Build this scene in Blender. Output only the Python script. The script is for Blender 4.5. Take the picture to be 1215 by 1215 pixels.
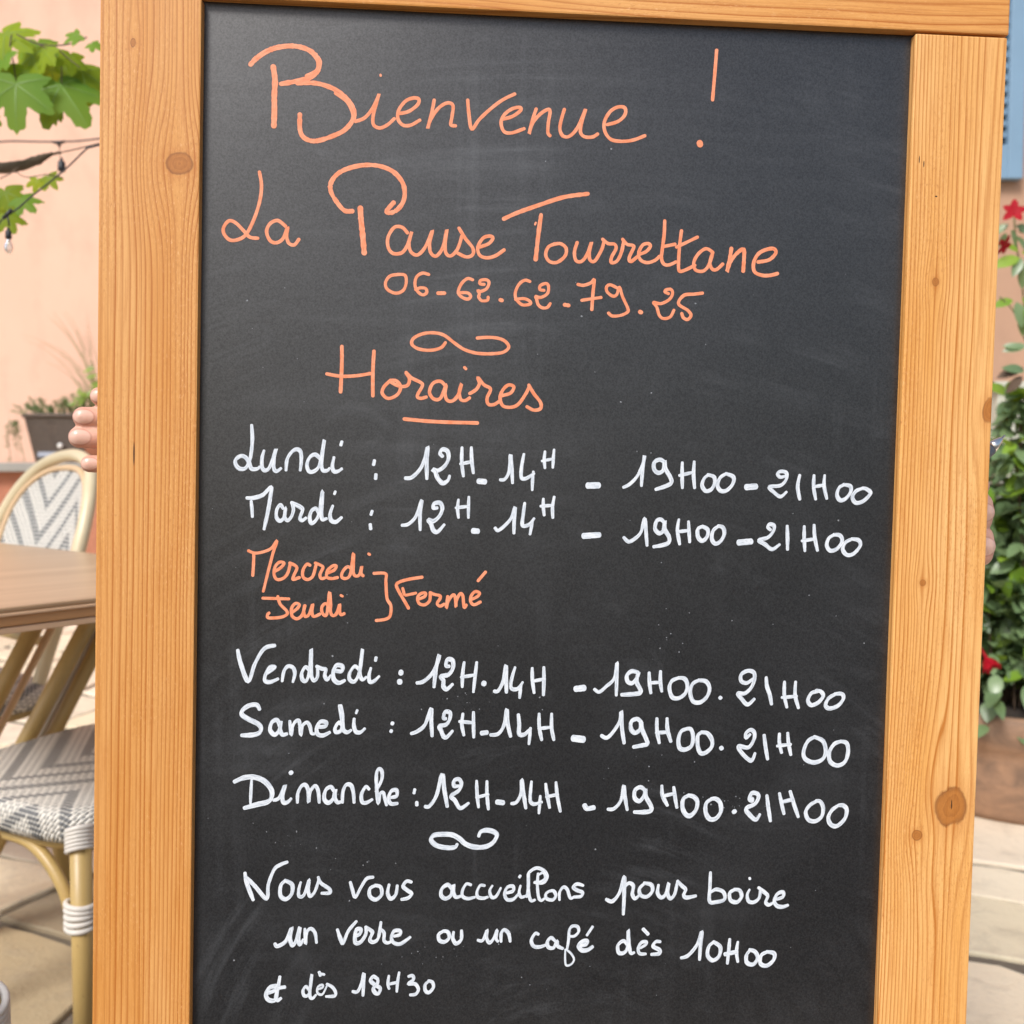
import bpy, bmesh, math, random
from mathutils import Vector, Matrix, noise as mnoise
R = math.radians
for o in list(bpy.data.objects): bpy.data.objects.remove(o)
scene = bpy.context.scene
col = scene.collection
random.seed(7)

# ------------------------------------------------------------------ camera
CAM_H = 0.92
PITCH = R(2.679)
cam_d = bpy.data.cameras.new("camera"); cam = bpy.data.objects.new("camera", cam_d); col.objects.link(cam)
cam.location = (0, 0, CAM_H); cam.rotation_euler = (R(90) - PITCH, 0, 0)
cam_d.sensor_width = 36; cam_d.sensor_fit = 'HORIZONTAL'; cam_d.lens = 1122 / 1215 * 36
cam_d.clip_start = 0.02; cam_d.clip_end = 500
cam_d.dof.use_dof = True; cam_d.dof.focus_distance = 0.672; cam_d.dof.aperture_fstop = 8.8
scene.camera = cam

# ------------------------------------------------------------------ light
SUN_EL, SUN_AZ = R(44), R(-29)        # azimuth measured from straight behind the camera, minus = left
world = bpy.data.worlds.new("World"); scene.world = world; world.use_nodes = True
wn = world.node_tree.nodes; wl = world.node_tree.links
sky = wn.new('ShaderNodeTexSky'); sky.sky_type = 'NISHITA'; sky.sun_disc = False
sky.sun_elevation = SUN_EL; sky.sun_rotation = R(180) - SUN_AZ
sky.air_density = 1.0; sky.dust_density = 2.6; sky.ozone_density = 1.0
wl.new(sky.outputs[0], wn['Background'].inputs[0]); wn['Background'].inputs[1].default_value = 0.12
sun_d = bpy.data.lights.new("sun", 'SUN'); sun = bpy.data.objects.new("sun", sun_d); col.objects.link(sun)
sun_d.energy = 2.05; sun_d.angle = R(18); sun_d.color = (1.0, 0.985, 0.965)
sdir = Vector((math.sin(SUN_AZ) * math.cos(SUN_EL), -math.cos(SUN_AZ) * math.cos(SUN_EL), math.sin(SUN_EL)))
sun.rotation_euler = sdir.to_track_quat('Z', 'Y').to_euler()
scene.view_settings.view_transform = 'Standard'; scene.view_settings.look = 'None'
scene.view_settings.exposure = 0.52; scene.view_settings.gamma = 1.0

# ------------------------------------------------------------------ helpers
def tag(o, label=None, cat=None, group=None, kind=None):
    if label: o['label'] = label
    if cat: o['category'] = cat
    if group: o['group'] = group
    if kind: o['kind'] = kind
    return o
def empty(name, loc=(0, 0, 0), rz=0):
    o = bpy.data.objects.new(name, None); col.objects.link(o); o.location = loc; o.rotation_euler = (0, 0, rz)
    o.empty_display_size = 0.1
    return o
def obj(name, bm, mats, parent=None, smooth=False):
    me = bpy.data.meshes.new(name); bm.to_mesh(me); bm.free()
    for m in (mats if isinstance(mats, (list, tuple)) else [mats]): me.materials.append(m)
    if smooth:
        for p in me.polygons: p.use_smooth = True
    o = bpy.data.objects.new(name, me); col.objects.link(o)
    if parent: o.parent = parent
    return o
def at(px, py, d):
    """world point seen at photo pixel (px, py), d metres in front"""
    a = (px - 607.5) / 1122.; b = (607.5 - py) / 1122.
    c, s = math.cos(PITCH), math.sin(PITCH)
    v = Vector((a, c + b * s, -s + b * c)); k = d / v.y
    return Vector((0, 0, CAM_H)) + v * k
def box(bm, c, s, bev=0.0, mat=0, rz=0.0):
    r = bmesh.ops.create_cube(bm, size=1.0)
    vs = r['verts']; M = Matrix.Translation(c) @ Matrix.Rotation(rz, 4, 'Z') @ Matrix.Diagonal((*s, 1))
    bmesh.ops.transform(bm, matrix=M, verts=vs)
    fs = {f for v in vs for f in v.link_faces}
    for f in fs: f.material_index = mat
    if bev:
        es = list({e for v in vs for e in v.link_edges})
        bmesh.ops.bevel(bm, geom=es, offset=bev, segments=2, profile=0.6, affect='EDGES')
def spline(pts, n=8, closed=False):
    P = [Vector(p) for p in pts]; out = []; m = len(P)
    rng = range(m if closed else m - 1)
    for i in rng:
        if closed: a, b, c, d = P[(i - 1) % m], P[i], P[(i + 1) % m], P[(i + 2) % m]
        else: a, b, c, d = P[max(i - 1, 0)], P[i], P[i + 1], P[min(i + 2, m - 1)]
        for k in range(n):
            t = k / n
            out.append(0.5 * ((2 * b) + (-a + c) * t + (2 * a - 5 * b + 4 * c - d) * t * t + (-a + 3 * b - 3 * c + d) * t ** 3))
    if not closed: out.append(P[-1])
    return out
def tube(bm, pts, rad, seg=12, closed=False, cap=True, mat=0):
    """swept tube; rad a number or list"""
    n = len(pts); rings = []
    up = Vector((0, 0, 1)); prev = None
    for i, p in enumerate(pts):
        if closed: t = (pts[(i + 1) % n] - pts[i - 1]).normalized()
        else: t = (pts[min(i + 1, n - 1)] - pts[max(i - 1, 0)]).normalized()
        if prev is None:
            u = t.orthogonal().normalized()
        else:
            u = (prev - t * prev.dot(t))
            u = u.normalized() if u.length > 1e-6 else t.orthogonal().normalized()
        prev = u; w = t.cross(u)
        r = rad[i] if isinstance(rad, (list, tuple)) else rad
        rings.append([bm.verts.new(p + (u * math.cos(a) + w * math.sin(a)) * r) for a in [2 * math.pi * k / seg for k in range(seg)]])
    for i in range(n if closed else n - 1):
        A, B = rings[i], rings[(i + 1) % n]
        sh = 0
        if closed and i == n - 1:
            sh = min(range(seg), key=lambda s: sum((A[k].co - B[(k + s) % seg].co).length for k in range(0, seg, 3)))
        for k in range(seg):
            f = bm.faces.new((A[k], A[(k + 1) % seg], B[(k + 1 + sh) % seg], B[(k + sh) % seg])); f.material_index = mat; f.smooth = True
    if cap and not closed:
        f = bm.faces.new(list(reversed(rings[0]))); f.material_index = mat
        f = bm.faces.new(rings[-1]); f.material_index = mat
def lathe(bm, prof, seg=48, c=(0, 0, 0), mat=0, wob=0, k_=1.0):
    prof = [(a * k_, b * k_) for a, b in prof]
    rings = []
    for r, z in prof:
        rings.append([bm.verts.new((c[0] + r * math.cos(2 * math.pi * k / seg), c[1] + r * math.sin(2 * math.pi * k / seg), c[2] + z)) for k in range(seg)])
    for A, B in zip(rings, rings[1:]):
        for k in range(seg):
            f = bm.faces.new((A[k], A[(k + 1) % seg], B[(k + 1) % seg], B[k])); f.smooth = True; f.material_index = mat
    return rings

# ------------------------------------------------------------------ node helpers
class NT:
    def __init__(s, name):
        s.m = bpy.data.materials.new(name); s.m.use_nodes = True
        s.n = s.m.node_tree.nodes; s.l = s.m.node_tree.links; s.b = s.n['Principled BSDF']; s.out = s.n['Material Output']
    def new(s, t, **k):
        x = s.n.new(t)
        for a, v in k.items(): setattr(x, a, v)
        return x
    def link(s, a, b): s.l.new(a, b)
    def put(s, sock, v):
        if hasattr(v, 'is_output'): s.link(v, sock)
        else: sock.default_value = v
    def math(s, op, a, b=None, c=None, clamp=False):
        x = s.new('ShaderNodeMath', operation=op); x.use_clamp = clamp
        s.put(x.inputs[0], a)
        if b is not None: s.put(x.inputs[1], b)
        if c is not None: s.put(x.inputs[2], c)
        return x.outputs[0]
    def coord(s, which='Object'): return s.new('ShaderNodeTexCoord').outputs[which]
    def sep(s, v):
        x = s.new('ShaderNodeSeparateXYZ'); s.link(v, x.inputs[0]); return x.outputs
    def comb(s, a, b, c):
        x = s.new('ShaderNodeCombineXYZ')
        for i, v in enumerate((a, b, c)): s.put(x.inputs[i], v)
        return x.outputs[0]
    def scale(s, v, k):
        x = s.new('ShaderNodeVectorMath', operation='MULTIPLY'); s.link(v, x.inputs[0]); x.inputs[1].default_value = k; return x.outputs[0]
    def noise(s, v, scale=5, detail=3, rough=0.5, dist=0.0, dims='3D'):
        x = s.new('ShaderNodeTexNoise', noise_dimensions=dims)
        if v is not None: s.link(v, x.inputs['Vector'])
        x.inputs['Scale'].default_value = scale; x.inputs['Detail'].default_value = detail
        x.inputs['Roughness'].default_value = rough; x.inputs['Distortion'].default_value = dist
        return x.outputs['Fac']
    def ramp(s, fac, stops, interp='LINEAR'):
        x = s.new('ShaderNodeValToRGB'); cr = x.color_ramp; cr.interpolation = interp
        while len(cr.elements) < len(stops): cr.elements.new(0.5)
        for e, (p, c) in zip(cr.elements, stops):
            e.position = p; e.color = (*c, 1) if len(c) == 3 else c
        s.put(x.inputs[0], fac); return x.outputs[0]
    def mix(s, f, a, b, blend='MIX'):
        x = s.new('ShaderNodeMix', data_type='RGBA', blend_type=blend)
        s.put(x.inputs[0], f)
        for i, v in ((6, a), (7, b)):
            if isinstance(v, tuple): v = (*v, 1) if len(v) == 3 else v
            s.put(x.inputs[i], v)
        return x.outputs[2]
    def base(s, c):
        if isinstance(c, tuple): c = (*c, 1) if len(c) == 3 else c
        s.put(s.b.inputs['Base Color'], c); return s
    def rough(s, r): s.put(s.b.inputs['Roughness'], r); return s
    def bump(s, h, strength=0.3, dist=0.001):
        x = s.new('ShaderNodeBump'); x.inputs['Strength'].default_value = strength; x.inputs['Distance'].default_value = dist
        s.link(h, x.inputs['Height']); s.link(x.outputs[0], s.b.inputs['Normal']); return s
def lin(r, g, b): return tuple(((v / 255) / 12.92 if v / 255 <= .04045 else ((v / 255 + .055) / 1.055) ** 2.4) for v in (r, g, b))
def plain(name, c, rough=0.5, metal=0.0, var=0.12, nscale=30):
    t = NT(name); n = t.noise(t.coord(), nscale, 4)
    t.base(t.mix(n, tuple(v * (1 - var) for v in c), tuple(min(1, v * (1 + var)) for v in c))).rough(rough)
    t.b.inputs['Metallic'].default_value = metal; return t.m

# pine with growth rings, fibres and knots; u across the grain, v along it
def pine(name, swap, u0, sgn, lin_k, quad_k, wob, knots, cracks=(), cath=0.0, tone=(1, 1, 1)):
    t = NT(name); c = t.coord('Object'); X, Y, Z = t.sep(c)
    a, b = (Z, X) if swap else (X, Z)
    depth = t.math('MULTIPLY', Y, 0.6)
    a2 = t.math('ADD', a, depth)
    wn1 = t.noise(t.comb(t.math('MULTIPLY', a2, 5.0), t.math('MULTIPLY', b, 2.2), depth), 1.0, 2, 0.5)
    wn2 = t.noise(t.comb(t.math('MULTIPLY', a2, 60.0), t.math('MULTIPLY', b, 9.0), 0.0), 1.0, 2, 0.5)
    wn3 = t.noise(t.coord('Object'), 260, 3, 0.6)
    au = a2
    kd = None
    for (kx, kz, rx, rz, spread) in knots:
        dx = t.math('SUBTRACT', a, kx); dz = t.math('SUBTRACT', b, kz)
        e = t.math('ADD', t.math('POWER', t.math('DIVIDE', dx, rx * spread), 2.0), t.math('POWER', t.math('DIVIDE', dz, rz * spread * 2.2), 2.0))
        g = t.math('POWER', 2.718, t.math('MULTIPLY', e, -1.0))
        au = t.math('SUBTRACT', au, t.math('MULTIPLY', t.math('MULTIPLY', dx, g), 0.8))
        ndz = t.math('ADD', dz, t.math('ADD', t.math('MULTIPLY', t.math('SUBTRACT', wn2, 0.5), rz * 1.1), t.math('MULTIPLY', t.math('SUBTRACT', wn3, 0.5), rz * 0.4)))
        kk = t.math('SQRT', t.math('ADD', t.math('POWER', t.math('DIVIDE', dx, rx), 2.0), t.math('POWER', t.math('DIVIDE', ndz, rz), 2.0)))
        kd = kk if kd is None else t.math('MINIMUM', kd, kk)
    u = t.math('MULTIPLY', t.math('SUBTRACT', au, u0), sgn)
    u = t.math('ADD', u, t.math('MULTIPLY', t.math('SUBTRACT', wn1, 0.5), wob))
    if cath:
        # cathedral loops: the rings bow along the length
        bow = t.math('SINE', t.math('MULTIPLY', b, 12.0))
        w = t.math('POWER', t.math('MAXIMUM', t.math('SUBTRACT', 1.0, t.math('MULTIPLY', t.math('ABSOLUTE', u), 22.0)), 0.0), 2.0)
        u = t.math('ADD', u, t.math('MULTIPLY', t.math('MULTIPLY', bow, w), cath))
    ph = t.math('ADD', t.math('MULTIPLY', u, lin_k), t.math('MULTIPLY', t.math('MULTIPLY', u, t.math('ABSOLUTE', u)), quad_k))
    ph = t.math('ADD', ph, t.math('MULTIPLY', t.math('SUBTRACT', wn2, 0.5), 0.16))
    ph = t.math('ADD', ph, t.math('MULTIPLY', t.noise(t.comb(t.math('MULTIPLY', a2, 70.0), t.math('MULTIPLY', b, 0.8), 5.0), 1.0, 1), 2.6))
    ring = t.math('FRACT', ph)
    rid = t.math('FLOOR', ph)
    rnd = t.noise(t.comb(t.math('MULTIPLY', rid, 7.31), t.math('MULTIPLY', b, 1.5), 3.0), 1.0, 1)
    rnd = t.ramp(rnd, [(0.34, (0, 0, 0)), (0.66, (1, 1, 1))])
    fib = t.noise(t.comb(t.math('MULTIPLY', a2, 900.0), t.math('MULTIPLY', b, 22.0), t.math('MULTIPLY', Y, 600.0)), 1.0, 3, 0.6)
    fle = t.noise(t.comb(t.math('MULTIPLY', a2, 900.0), t.math('MULTIPLY', b, 260.0), t.math('MULTIPLY', Y, 600.0)), 1.0, 2, 0.7)
    patch = t.ramp(t.noise(t.comb(t.math('MULTIPLY', a2, 22.0), t.math('MULTIPLY', b, 6.0), 7.0), 1.0, 2), [(0.45, (0.25,) * 3), (0.62, (1,) * 3)])
    big = t.ramp(t.noise(t.comb(t.math('MULTIPLY', a2, 26.0), t.math('MULTIPLY', b, 3.5), 0.0), 1.0, 3), [(0.32, (0, 0, 0)), (0.68, (1, 1, 1))])
    light = t.mix(big, WOOD_A, WOOD_B)
    dark = t.mix(rnd, WOOD_D, WOOD_C)
    fac = t.ramp(ring, [(0.0, (0.30,) * 3), (0.10, (0.0,) * 3), (0.50, (0.06,) * 3), (0.76, (0.40,) * 3), (0.90, (1.0,) * 3), (1.0, (0.45,) * 3)])
    fac = t.math('MULTIPLY', fac, t.math('ADD', 0.40, t.math('MULTIPLY', rnd, 0.95)), clamp=True)
    colr = t.mix(fac, light, dark)
    colr = t.mix(1.0, colr, tone, 'MULTIPLY')
    fd = t.math('MULTIPLY', t.math('SUBTRACT', 0.55, fib), 1.7, clamp=True)
    colr = t.mix(fd, colr, WOOD_D)
    fl = t.math('MULTIPLY', t.math('MULTIPLY', t.math('SUBTRACT', fle, 0.55), 3.2, clamp=True), patch)
    colr = t.mix(fl, colr, WOOD_E)
    fl2 = t.math('MULTIPLY', t.math('MULTIPLY', t.math('SUBTRACT', 0.42, fle), 3.0, clamp=True), patch)
    colr = t.mix(fl2, colr, WOOD_L)
    if kd is not None:
        halo = t.math('MULTIPLY', t.math('SUBTRACT', 2.2, kd), 0.45, clamp=True)
        colr = t.mix(t.math('MULTIPLY', halo, 0.55), colr, WOOD_D)
        core = t.math('MULTIPLY', t.math('MULTIPLY', t.math('SUBTRACT', 1.05, kd), 6.0, clamp=True), .92)
        kr = t.math('ADD', t.math('MULTIPLY', t.math('FRACT', t.math('ADD', t.math('MULTIPLY', kd, 2.1), t.math('MULTIPLY', wn2, 1.5))), .35), t.math('MULTIPLY', fle, .75))
        kc = t.mix(kr, KNOT_A, KNOT_B)
        colr = t.mix(core, colr, kc)
        edge = t.math('MULTIPLY', t.math('MULTIPLY', t.math('SUBTRACT', 0.15, t.math('ABSOLUTE', t.math('SUBTRACT', kd, 1.0))), 7.0, clamp=True), t.math('MULTIPLY', wn2, 1.3))
        colr = t.mix(edge, colr, KNOT_C)
    for (kx, kz, rx, rz) in cracks:
        dx = t.math('ADD', t.math('SUBTRACT', a, kx), t.math('MULTIPLY', t.math('SUBTRACT', wn2, .5), rx * 4))
        dz = t.math('SUBTRACT', b, kz)
        e = t.math('ADD', t.math('POWER', t.math('DIVIDE', dx, rx), 2.0), t.math('POWER', t.math('DIVIDE', dz, rz), 2.0))
        colr = t.mix(t.math('MULTIPLY', t.math('SUBTRACT', 1.0, e), 2.0, clamp=True), colr, (0.03, 0.015, 0.008))
    t.base(colr)
    t.rough(t.math('ADD', 0.42, t.math('MULTIPLY', fib, 0.2)))
    h = t.math('ADD', t.math('MULTIPLY', fib, 0.5), t.math('MULTIPLY', ring, -0.35))
    t.bump(h, 0.35, 0.0004)
    t.b.inputs['Specular IOR Level'].default_value = 0.35
    return t.m
WOOD_A = (0.86, 0.465, 0.170); WOOD_B = (0.75, 0.340, 0.082)
WOOD_C = (0.52, 0.180, 0.030); WOOD_D = (0.45, 0.140, 0.020); WOOD_E = (0.40, 0.130, 0.03); WOOD_L = (0.85, 0.52, 0.25)
KNOT_A = (0.52, 0.200, 0.040); KNOT_B = (0.30, 0.098, 0.018); KNOT_C = (0.19, 0.055, 0.010)

M = {}
M['pine_left'] = pine('pine_left', False, -0.316, 1, 130, 1900, 0.006,
    [(-0.257, -0.111, .0085, .0070, 2.6), (-0.2884, -0.0322, .0016, .0028, 3.0), (-0.292, -0.80, .006, .007, 2.5)],
    [(-0.2852, -0.3065, .0005, .009)], 0.0, (.83, .79, .72))
M['pine_right'] = pine('pine_right', False, 0.318, -1, 55, 2700, 0.008,
    [(0.2661, -0.1726, .0024, .0028, 3.2), (0.2924, -0.545, .0110, .0135, 2.3), (0.2685, -0.566, .0036, .0036, 3.0), (0.3095, -0.263, .0055, .0085, 2.2), (0.2655, -0.3847, .0022, .0022, 3.0)],
    [(0.2930, -0.5435, .0004, .0040), (0.2512, -0.088, .0004, .003), (0.2545, -0.091, .0004, .0025), (0.2640, -0.113, .0010, .0006)], 0.010, (.97, 1.02, 1.05))
M['pine_rail'] = pine('pine_rail', True, 0.075, -1, 110, 500, 0.035,
    [(-0.03, 0.045, .007, .009, 2.5), (0.187, 0.0, .004, .006, 1.5)], (), 0.0, (.88, .84, .76))
M['pine_edge'] = plain('pine_edge', (0.62, 0.40, 0.2), 0.6, var=.15)
M['pine_plain'] = pine('pine_plain', False, 0.0, 1, 160, 300, 0.01, [(0.3, -0.3, .01, .01, 2)])

# blackboard paint: wipe marks and chalk haze are real stains of the surface
t = NT('blackboard'); c = t.coord('Object'); X, Y, Z = t.sep(c)
grain = t.ramp(t.noise(c, 800, 3, 0.75), [(0.32, (0, 0, 0)), (0.68, (1, 1, 1))])
wipe = t.noise(t.comb(t.math('ADD', t.math('MULTIPLY', X, 4.0), t.math('MULTIPLY', Z, 1.2)), t.math('MULTIPLY', Z, 55.0), 0.0), 1.0, 4, 0.6, 0.6)
wipe2 = t.noise(t.comb(t.math('MULTIPLY', X, 70.0), t.math('ADD', t.math('MULTIPLY', Z, 3.0), t.math('MULTIPLY', X, 8.0)), 2.0), 1.0, 4, 0.6, 0.4)
cloud = t.noise(c, 5.0, 4, 0.55, 0.5)
cl = t.ramp(cloud, [(0.42, (0, 0, 0)), (0.72, (1, 1, 1))])
w1 = t.math('MULTIPLY', t.ramp(wipe, [(0.5, (0, 0, 0)), (0.75, (1, 1, 1))]), cl)
w2 = t.math('MULTIPLY', t.ramp(wipe2, [(0.52, (0, 0, 0)), (0.78, (1, 1, 1))]), t.ramp(t.noise(c, 7.0, 2), [(0.5, (0, 0, 0)), (0.68, (1, 1, 1))]))
dx_ = t.math('SUBTRACT', X, 0.02); dz_ = t.math('ADD', Z, 0.78)
rr_ = t.math('SQRT', t.math('ADD', t.math('MULTIPLY', dx_, dx_), t.math('MULTIPLY', dz_, dz_))); aa_ = t.math('ARCTAN2', dx_, dz_)
arc_ = t.noise(t.comb(t.math('MULTIPLY', rr_, 95.0), t.math('MULTIPLY', aa_, 2.2), 4.0), 1.0, 4, 0.65)
w3 = t.math('MULTIPLY', t.ramp(arc_, [(0.50, (0, 0, 0)), (0.74, (1, 1, 1))]), t.ramp(t.noise(c, 8.0, 3, .6), [(0.48, (0, 0, 0)), (0.66, (1, 1, 1))]))
smear = t.ramp(t.noise(t.comb(t.math('MULTIPLY', X, 16.0), t.math('MULTIPLY', Z, 30.0), 8.0), 1.0, 4, .6, 1.0), [(0.60, (0, 0, 0)), (0.80, (1, 1, 1))])
haze_f = t.math('ADD', t.math('ADD', t.math('MULTIPLY', w3, 0.040), t.math('MULTIPLY', smear, 0.022)), t.math('ADD', t.math('ADD', t.math('MULTIPLY', w1, 0.034), t.math('MULTIPLY', w2, 0.030)), t.math('MULTIPLY', cl, 0.010)))
bc = t.mix(grain, BOARD_A, BOARD_B) if False else t.mix(grain, (0.0040, 0.0041, 0.0046), (0.0180, 0.0180, 0.0190))
t.base(t.mix(haze_f, bc, (0.75, 0.78, 0.82)))
t.b.inputs['Specular IOR Level'].default_value = 0.85; t.b.inputs['Specular Tint'].default_value = (1.0, 0.985, 0.975, 1)
t.rough(t.math('ADD', 0.37, t.math('MULTIPLY', t.math('SUBTRACT', cloud, 0.5), 0.12)))
t.bump(grain, 0.06, 0.0003); M['board'] = t.m
t.link(t.math('ADD', 0.66, t.math('MULTIPLY', grain, 0.24)), t.b.inputs['Specular IOR Level'])
t = NT('groove'); t.base((0.012, 0.011, 0.01)).rough(0.9); M['groove'] = t.m

def paint(name, a, b, under, deep):
    t = NT(name); c = t.coord('Object')
    n = t.noise(c, 160, 4, 0.65, 0.5); n2 = t.noise(t.scale(c, (700, 700, 700)), 1.0, 2)
    f = t.ramp(n, [(0.32, (0, 0, 0)), (0.62, (1, 1, 1))])
    uv = t.new('ShaderNodeUVMap').outputs[0]; U, V, _ = t.sep(uv)
    st = t.noise(t.comb(t.math('MULTIPLY', U, 170.0), t.math('MULTIPLY', V, 4.2), t.math('MULTIPLY', U, 20.0)), 1.0, 3, 0.6)
    thin = t.math('MULTIPLY', t.math('MULTIPLY', t.math('SUBTRACT', st, 0.47), 3.2, clamp=True), deep)
    t.base(t.mix(thin, t.mix(f, a, b), under)).rough(0.6)
    return t.m
M['orange_paint'] = paint('orange_paint', (0.78, 0.235, 0.100), (0.86, 0.325, 0.175), (0.58, 0.135, 0.05), 0.8)
M['white_paint'] = paint('white_paint', (0.60, 0.645, 0.69), (0.74, 0.77, 0.80), (0.27, 0.31, 0.37), 0.9)

# ================================================================== the setting
def plaster(name, a, b, stain):
    t = NT(name); c = t.coord('Object')
    n = t.noise(c, 1.6, 5, 0.6, 0.3); n2 = t.noise(c, 40, 4, 0.65)
    st = t.noise(t.scale(c, (4, 4, 2.2)), 1.0, 4, 0.6)
    k = t.mix(n, a, b)
    k = t.mix(t.math('MULTIPLY', t.math('SUBTRACT', st, 0.50), 2.4, clamp=True), k, stain)
    t.base(k).rough(0.9).bump(n2, 0.4, 0.004)
    return t.m
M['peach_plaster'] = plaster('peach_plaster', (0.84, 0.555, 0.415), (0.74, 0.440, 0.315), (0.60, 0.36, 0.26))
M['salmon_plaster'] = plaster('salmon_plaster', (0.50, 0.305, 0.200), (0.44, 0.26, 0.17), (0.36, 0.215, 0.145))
M['blue_paint'] = plain('blue_paint', (0.20, 0.315, 0.43), 0.5, var=.1, nscale=8)
M['dark_slot'] = plain('dark_slot', (0.03, 0.035, 0.045), 0.8)
M['coping_stone'] = plain('coping_stone', (0.30, 0.29, 0.26), 0.85, var=.25, nscale=15)
M['terracotta'] = plain('terracotta', (0.42, 0.17, 0.10), 0.85, var=.2)

# paving: joint sheet plus one mesh of worn slabs
t = NT('joint_mortar'); c = t.coord('Object'); n = t.noise(c, 30, 5, 0.65)
t.base(t.mix(n, (0.10, 0.08, 0.058), (0.22, 0.18, 0.13))).rough(0.95).bump(n, 0.6, 0.01); M['joint'] = t.m
t = NT('paving_stone'); c = t.coord('Object')
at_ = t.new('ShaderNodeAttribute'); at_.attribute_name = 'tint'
n = t.noise(c, 3.0, 5, 0.6); n2 = t.noise(c, 55, 5, 0.7); n3 = t.noise(c, 14, 4, 0.6, 0.4)
k = t.mix(n, (0.76, 0.645, 0.470), (0.87, 0.765, 0.585))
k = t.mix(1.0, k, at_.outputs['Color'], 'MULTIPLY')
k = t.mix(t.math('MULTIPLY', t.math('SUBTRACT', n3, 0.5), 1.6, clamp=True), k, (0.30, 0.245, 0.18))
k = t.mix(t.math('MULTIPLY', t.math('SUBTRACT', n2, 0.6), 1.5, clamp=True), k, (0.20, 0.17, 0.13))
t.base(k).rough(0.85).bump(t.math('ADD', n2, n3), 0.5, 0.006); M['paving'] = t.m
bm = bmesh.new()
vs = [bm.verts.new(v) for v in ((-150, -150, -0.008), (150, -150, -0.008), (150, 150, -0.008), (-150, 150, -0.008))]; bm.faces.new(vs)
tag(obj('ground', bm, M['joint']), kind='structure')
def paving():
    bm = bmesh.new(); lay = bm.faces.layers.float_color.new('tint') if hasattr(bm.faces.layers, 'float_color') else None
    rnd = random.Random(11); rot = R(-24); tints = []
    v = -5.2
    while v < 7.5:
        h = rnd.uniform(0.25, 0.40); u = -6.0 + rnd.uniform(-.4, 0)
        while u < 5:
            w = rnd.uniform(0.30, 0.58); g = 0.012
            q = [(u + g, v + g), (u + w - g, v + g), (u + w - g, v + h - g), (u + g, v + h - g)]
            pts = []
            for (i, (a, b)) in enumerate(q):
                jj = Vector((mnoise.noise((round(a, 1) * 3, round(b, 1) * 3, 1)), mnoise.noise((round(a, 1) * 3, round(b, 1) * 3, 9)))) * 0.010
                pts.append((a + jj.x, b + jj.y))
            # chipped outline
            poly = []
            for i in range(4):
                a, b = Vector(pts[i]), Vector(pts[(i + 1) % 4])
                for k in range(7):
                    p = a.lerp(b, k / 7); nn = Vector((-(b - a).y, (b - a).x)).normalized()
                    poly.append(p + nn * (abs(mnoise.noise((p.x * 14, p.y * 14, 3))) * 0.010 + (0.012 if k == 0 else 0)))
            cr, sr = math.cos(rot), math.sin(rot)
            tl = rnd.uniform(-.004, .004)
            W = [Vector((p.x * cr - p.y * sr, p.x * sr + p.y * cr)) for p in poly]
            W = [p + Vector((mnoise.noise((p.x * 1.4, p.y * 1.4, 2)), mnoise.noise((p.x * 1.4, p.y * 1.4, 7)))) * .13 for p in W]
            ctr = sum(W, Vector((0, 0))) / len(W)
            if -4.6 < ctr.x < 3.6 and -3.2 < ctr.y < 6.3:
                lo = [bm.verts.new((p.x, p.y, -0.012)) for p in W]
                mid = [bm.verts.new((p.x, p.y, -0.003 + tl)) for p in W]
                hi = [bm.verts.new((ctr.x + (p.x - ctr.x) * 0.975, ctr.y + (p.y - ctr.y) * 0.975, 0.0015 + tl)) for p in W]
                fs = [bm.faces.new(hi)]; n = len(W)
                for k in range(n):
                    fs.append(bm.faces.new((lo[k], lo[(k + 1) % n], mid[(k + 1) % n], mid[k])))
                    f = bm.faces.new((mid[k], mid[(k + 1) % n], hi[(k + 1) % n], hi[k])); f.smooth = True; fs.append(f)
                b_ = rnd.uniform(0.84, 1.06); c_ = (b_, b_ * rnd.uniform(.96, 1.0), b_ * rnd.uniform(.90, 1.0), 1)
                if ctr.x < -.1 and ctr.y < 2.0: g_ = rnd.uniform(.36, .58); c_ = (c_[0] * g_, c_[1] * g_ * .93, c_[2] * g_ * .82, 1)  # left foreground slabs darkened: the shade there is put into their tint
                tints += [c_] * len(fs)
            u += w
        v += h
    bm.normal_update()
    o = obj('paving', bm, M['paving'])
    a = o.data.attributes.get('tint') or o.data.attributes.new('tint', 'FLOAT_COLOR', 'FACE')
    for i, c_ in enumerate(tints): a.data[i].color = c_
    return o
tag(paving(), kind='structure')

# unseen dark sheet behind the camera, added to dim the board's reflection and bounce
t = NT('added_dark_ground_mat'); c = t.coord('Object'); n = t.noise(c, 120, 4, .7); n2 = t.noise(c, 2.5, 4)
t.base(t.mix(n, (0.030, 0.030, 0.031), (0.070, 0.068, 0.066))).rough(t.math('ADD', .75, t.math('MULTIPLY', n2, .15))).bump(n, .6, .004); M['added_dark_ground_mat'] = t.m
bm = bmesh.new(); bm.faces.new([bm.verts.new(v) for v in ((-60, -5.5, 0.008), (60, -5.5, 0.008), (60, 0.12, 0.008), (-60, 0.12, 0.008))])
tag(obj('added_dark_ground', bm, M['added_dark_ground_mat']), kind='structure')

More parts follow.
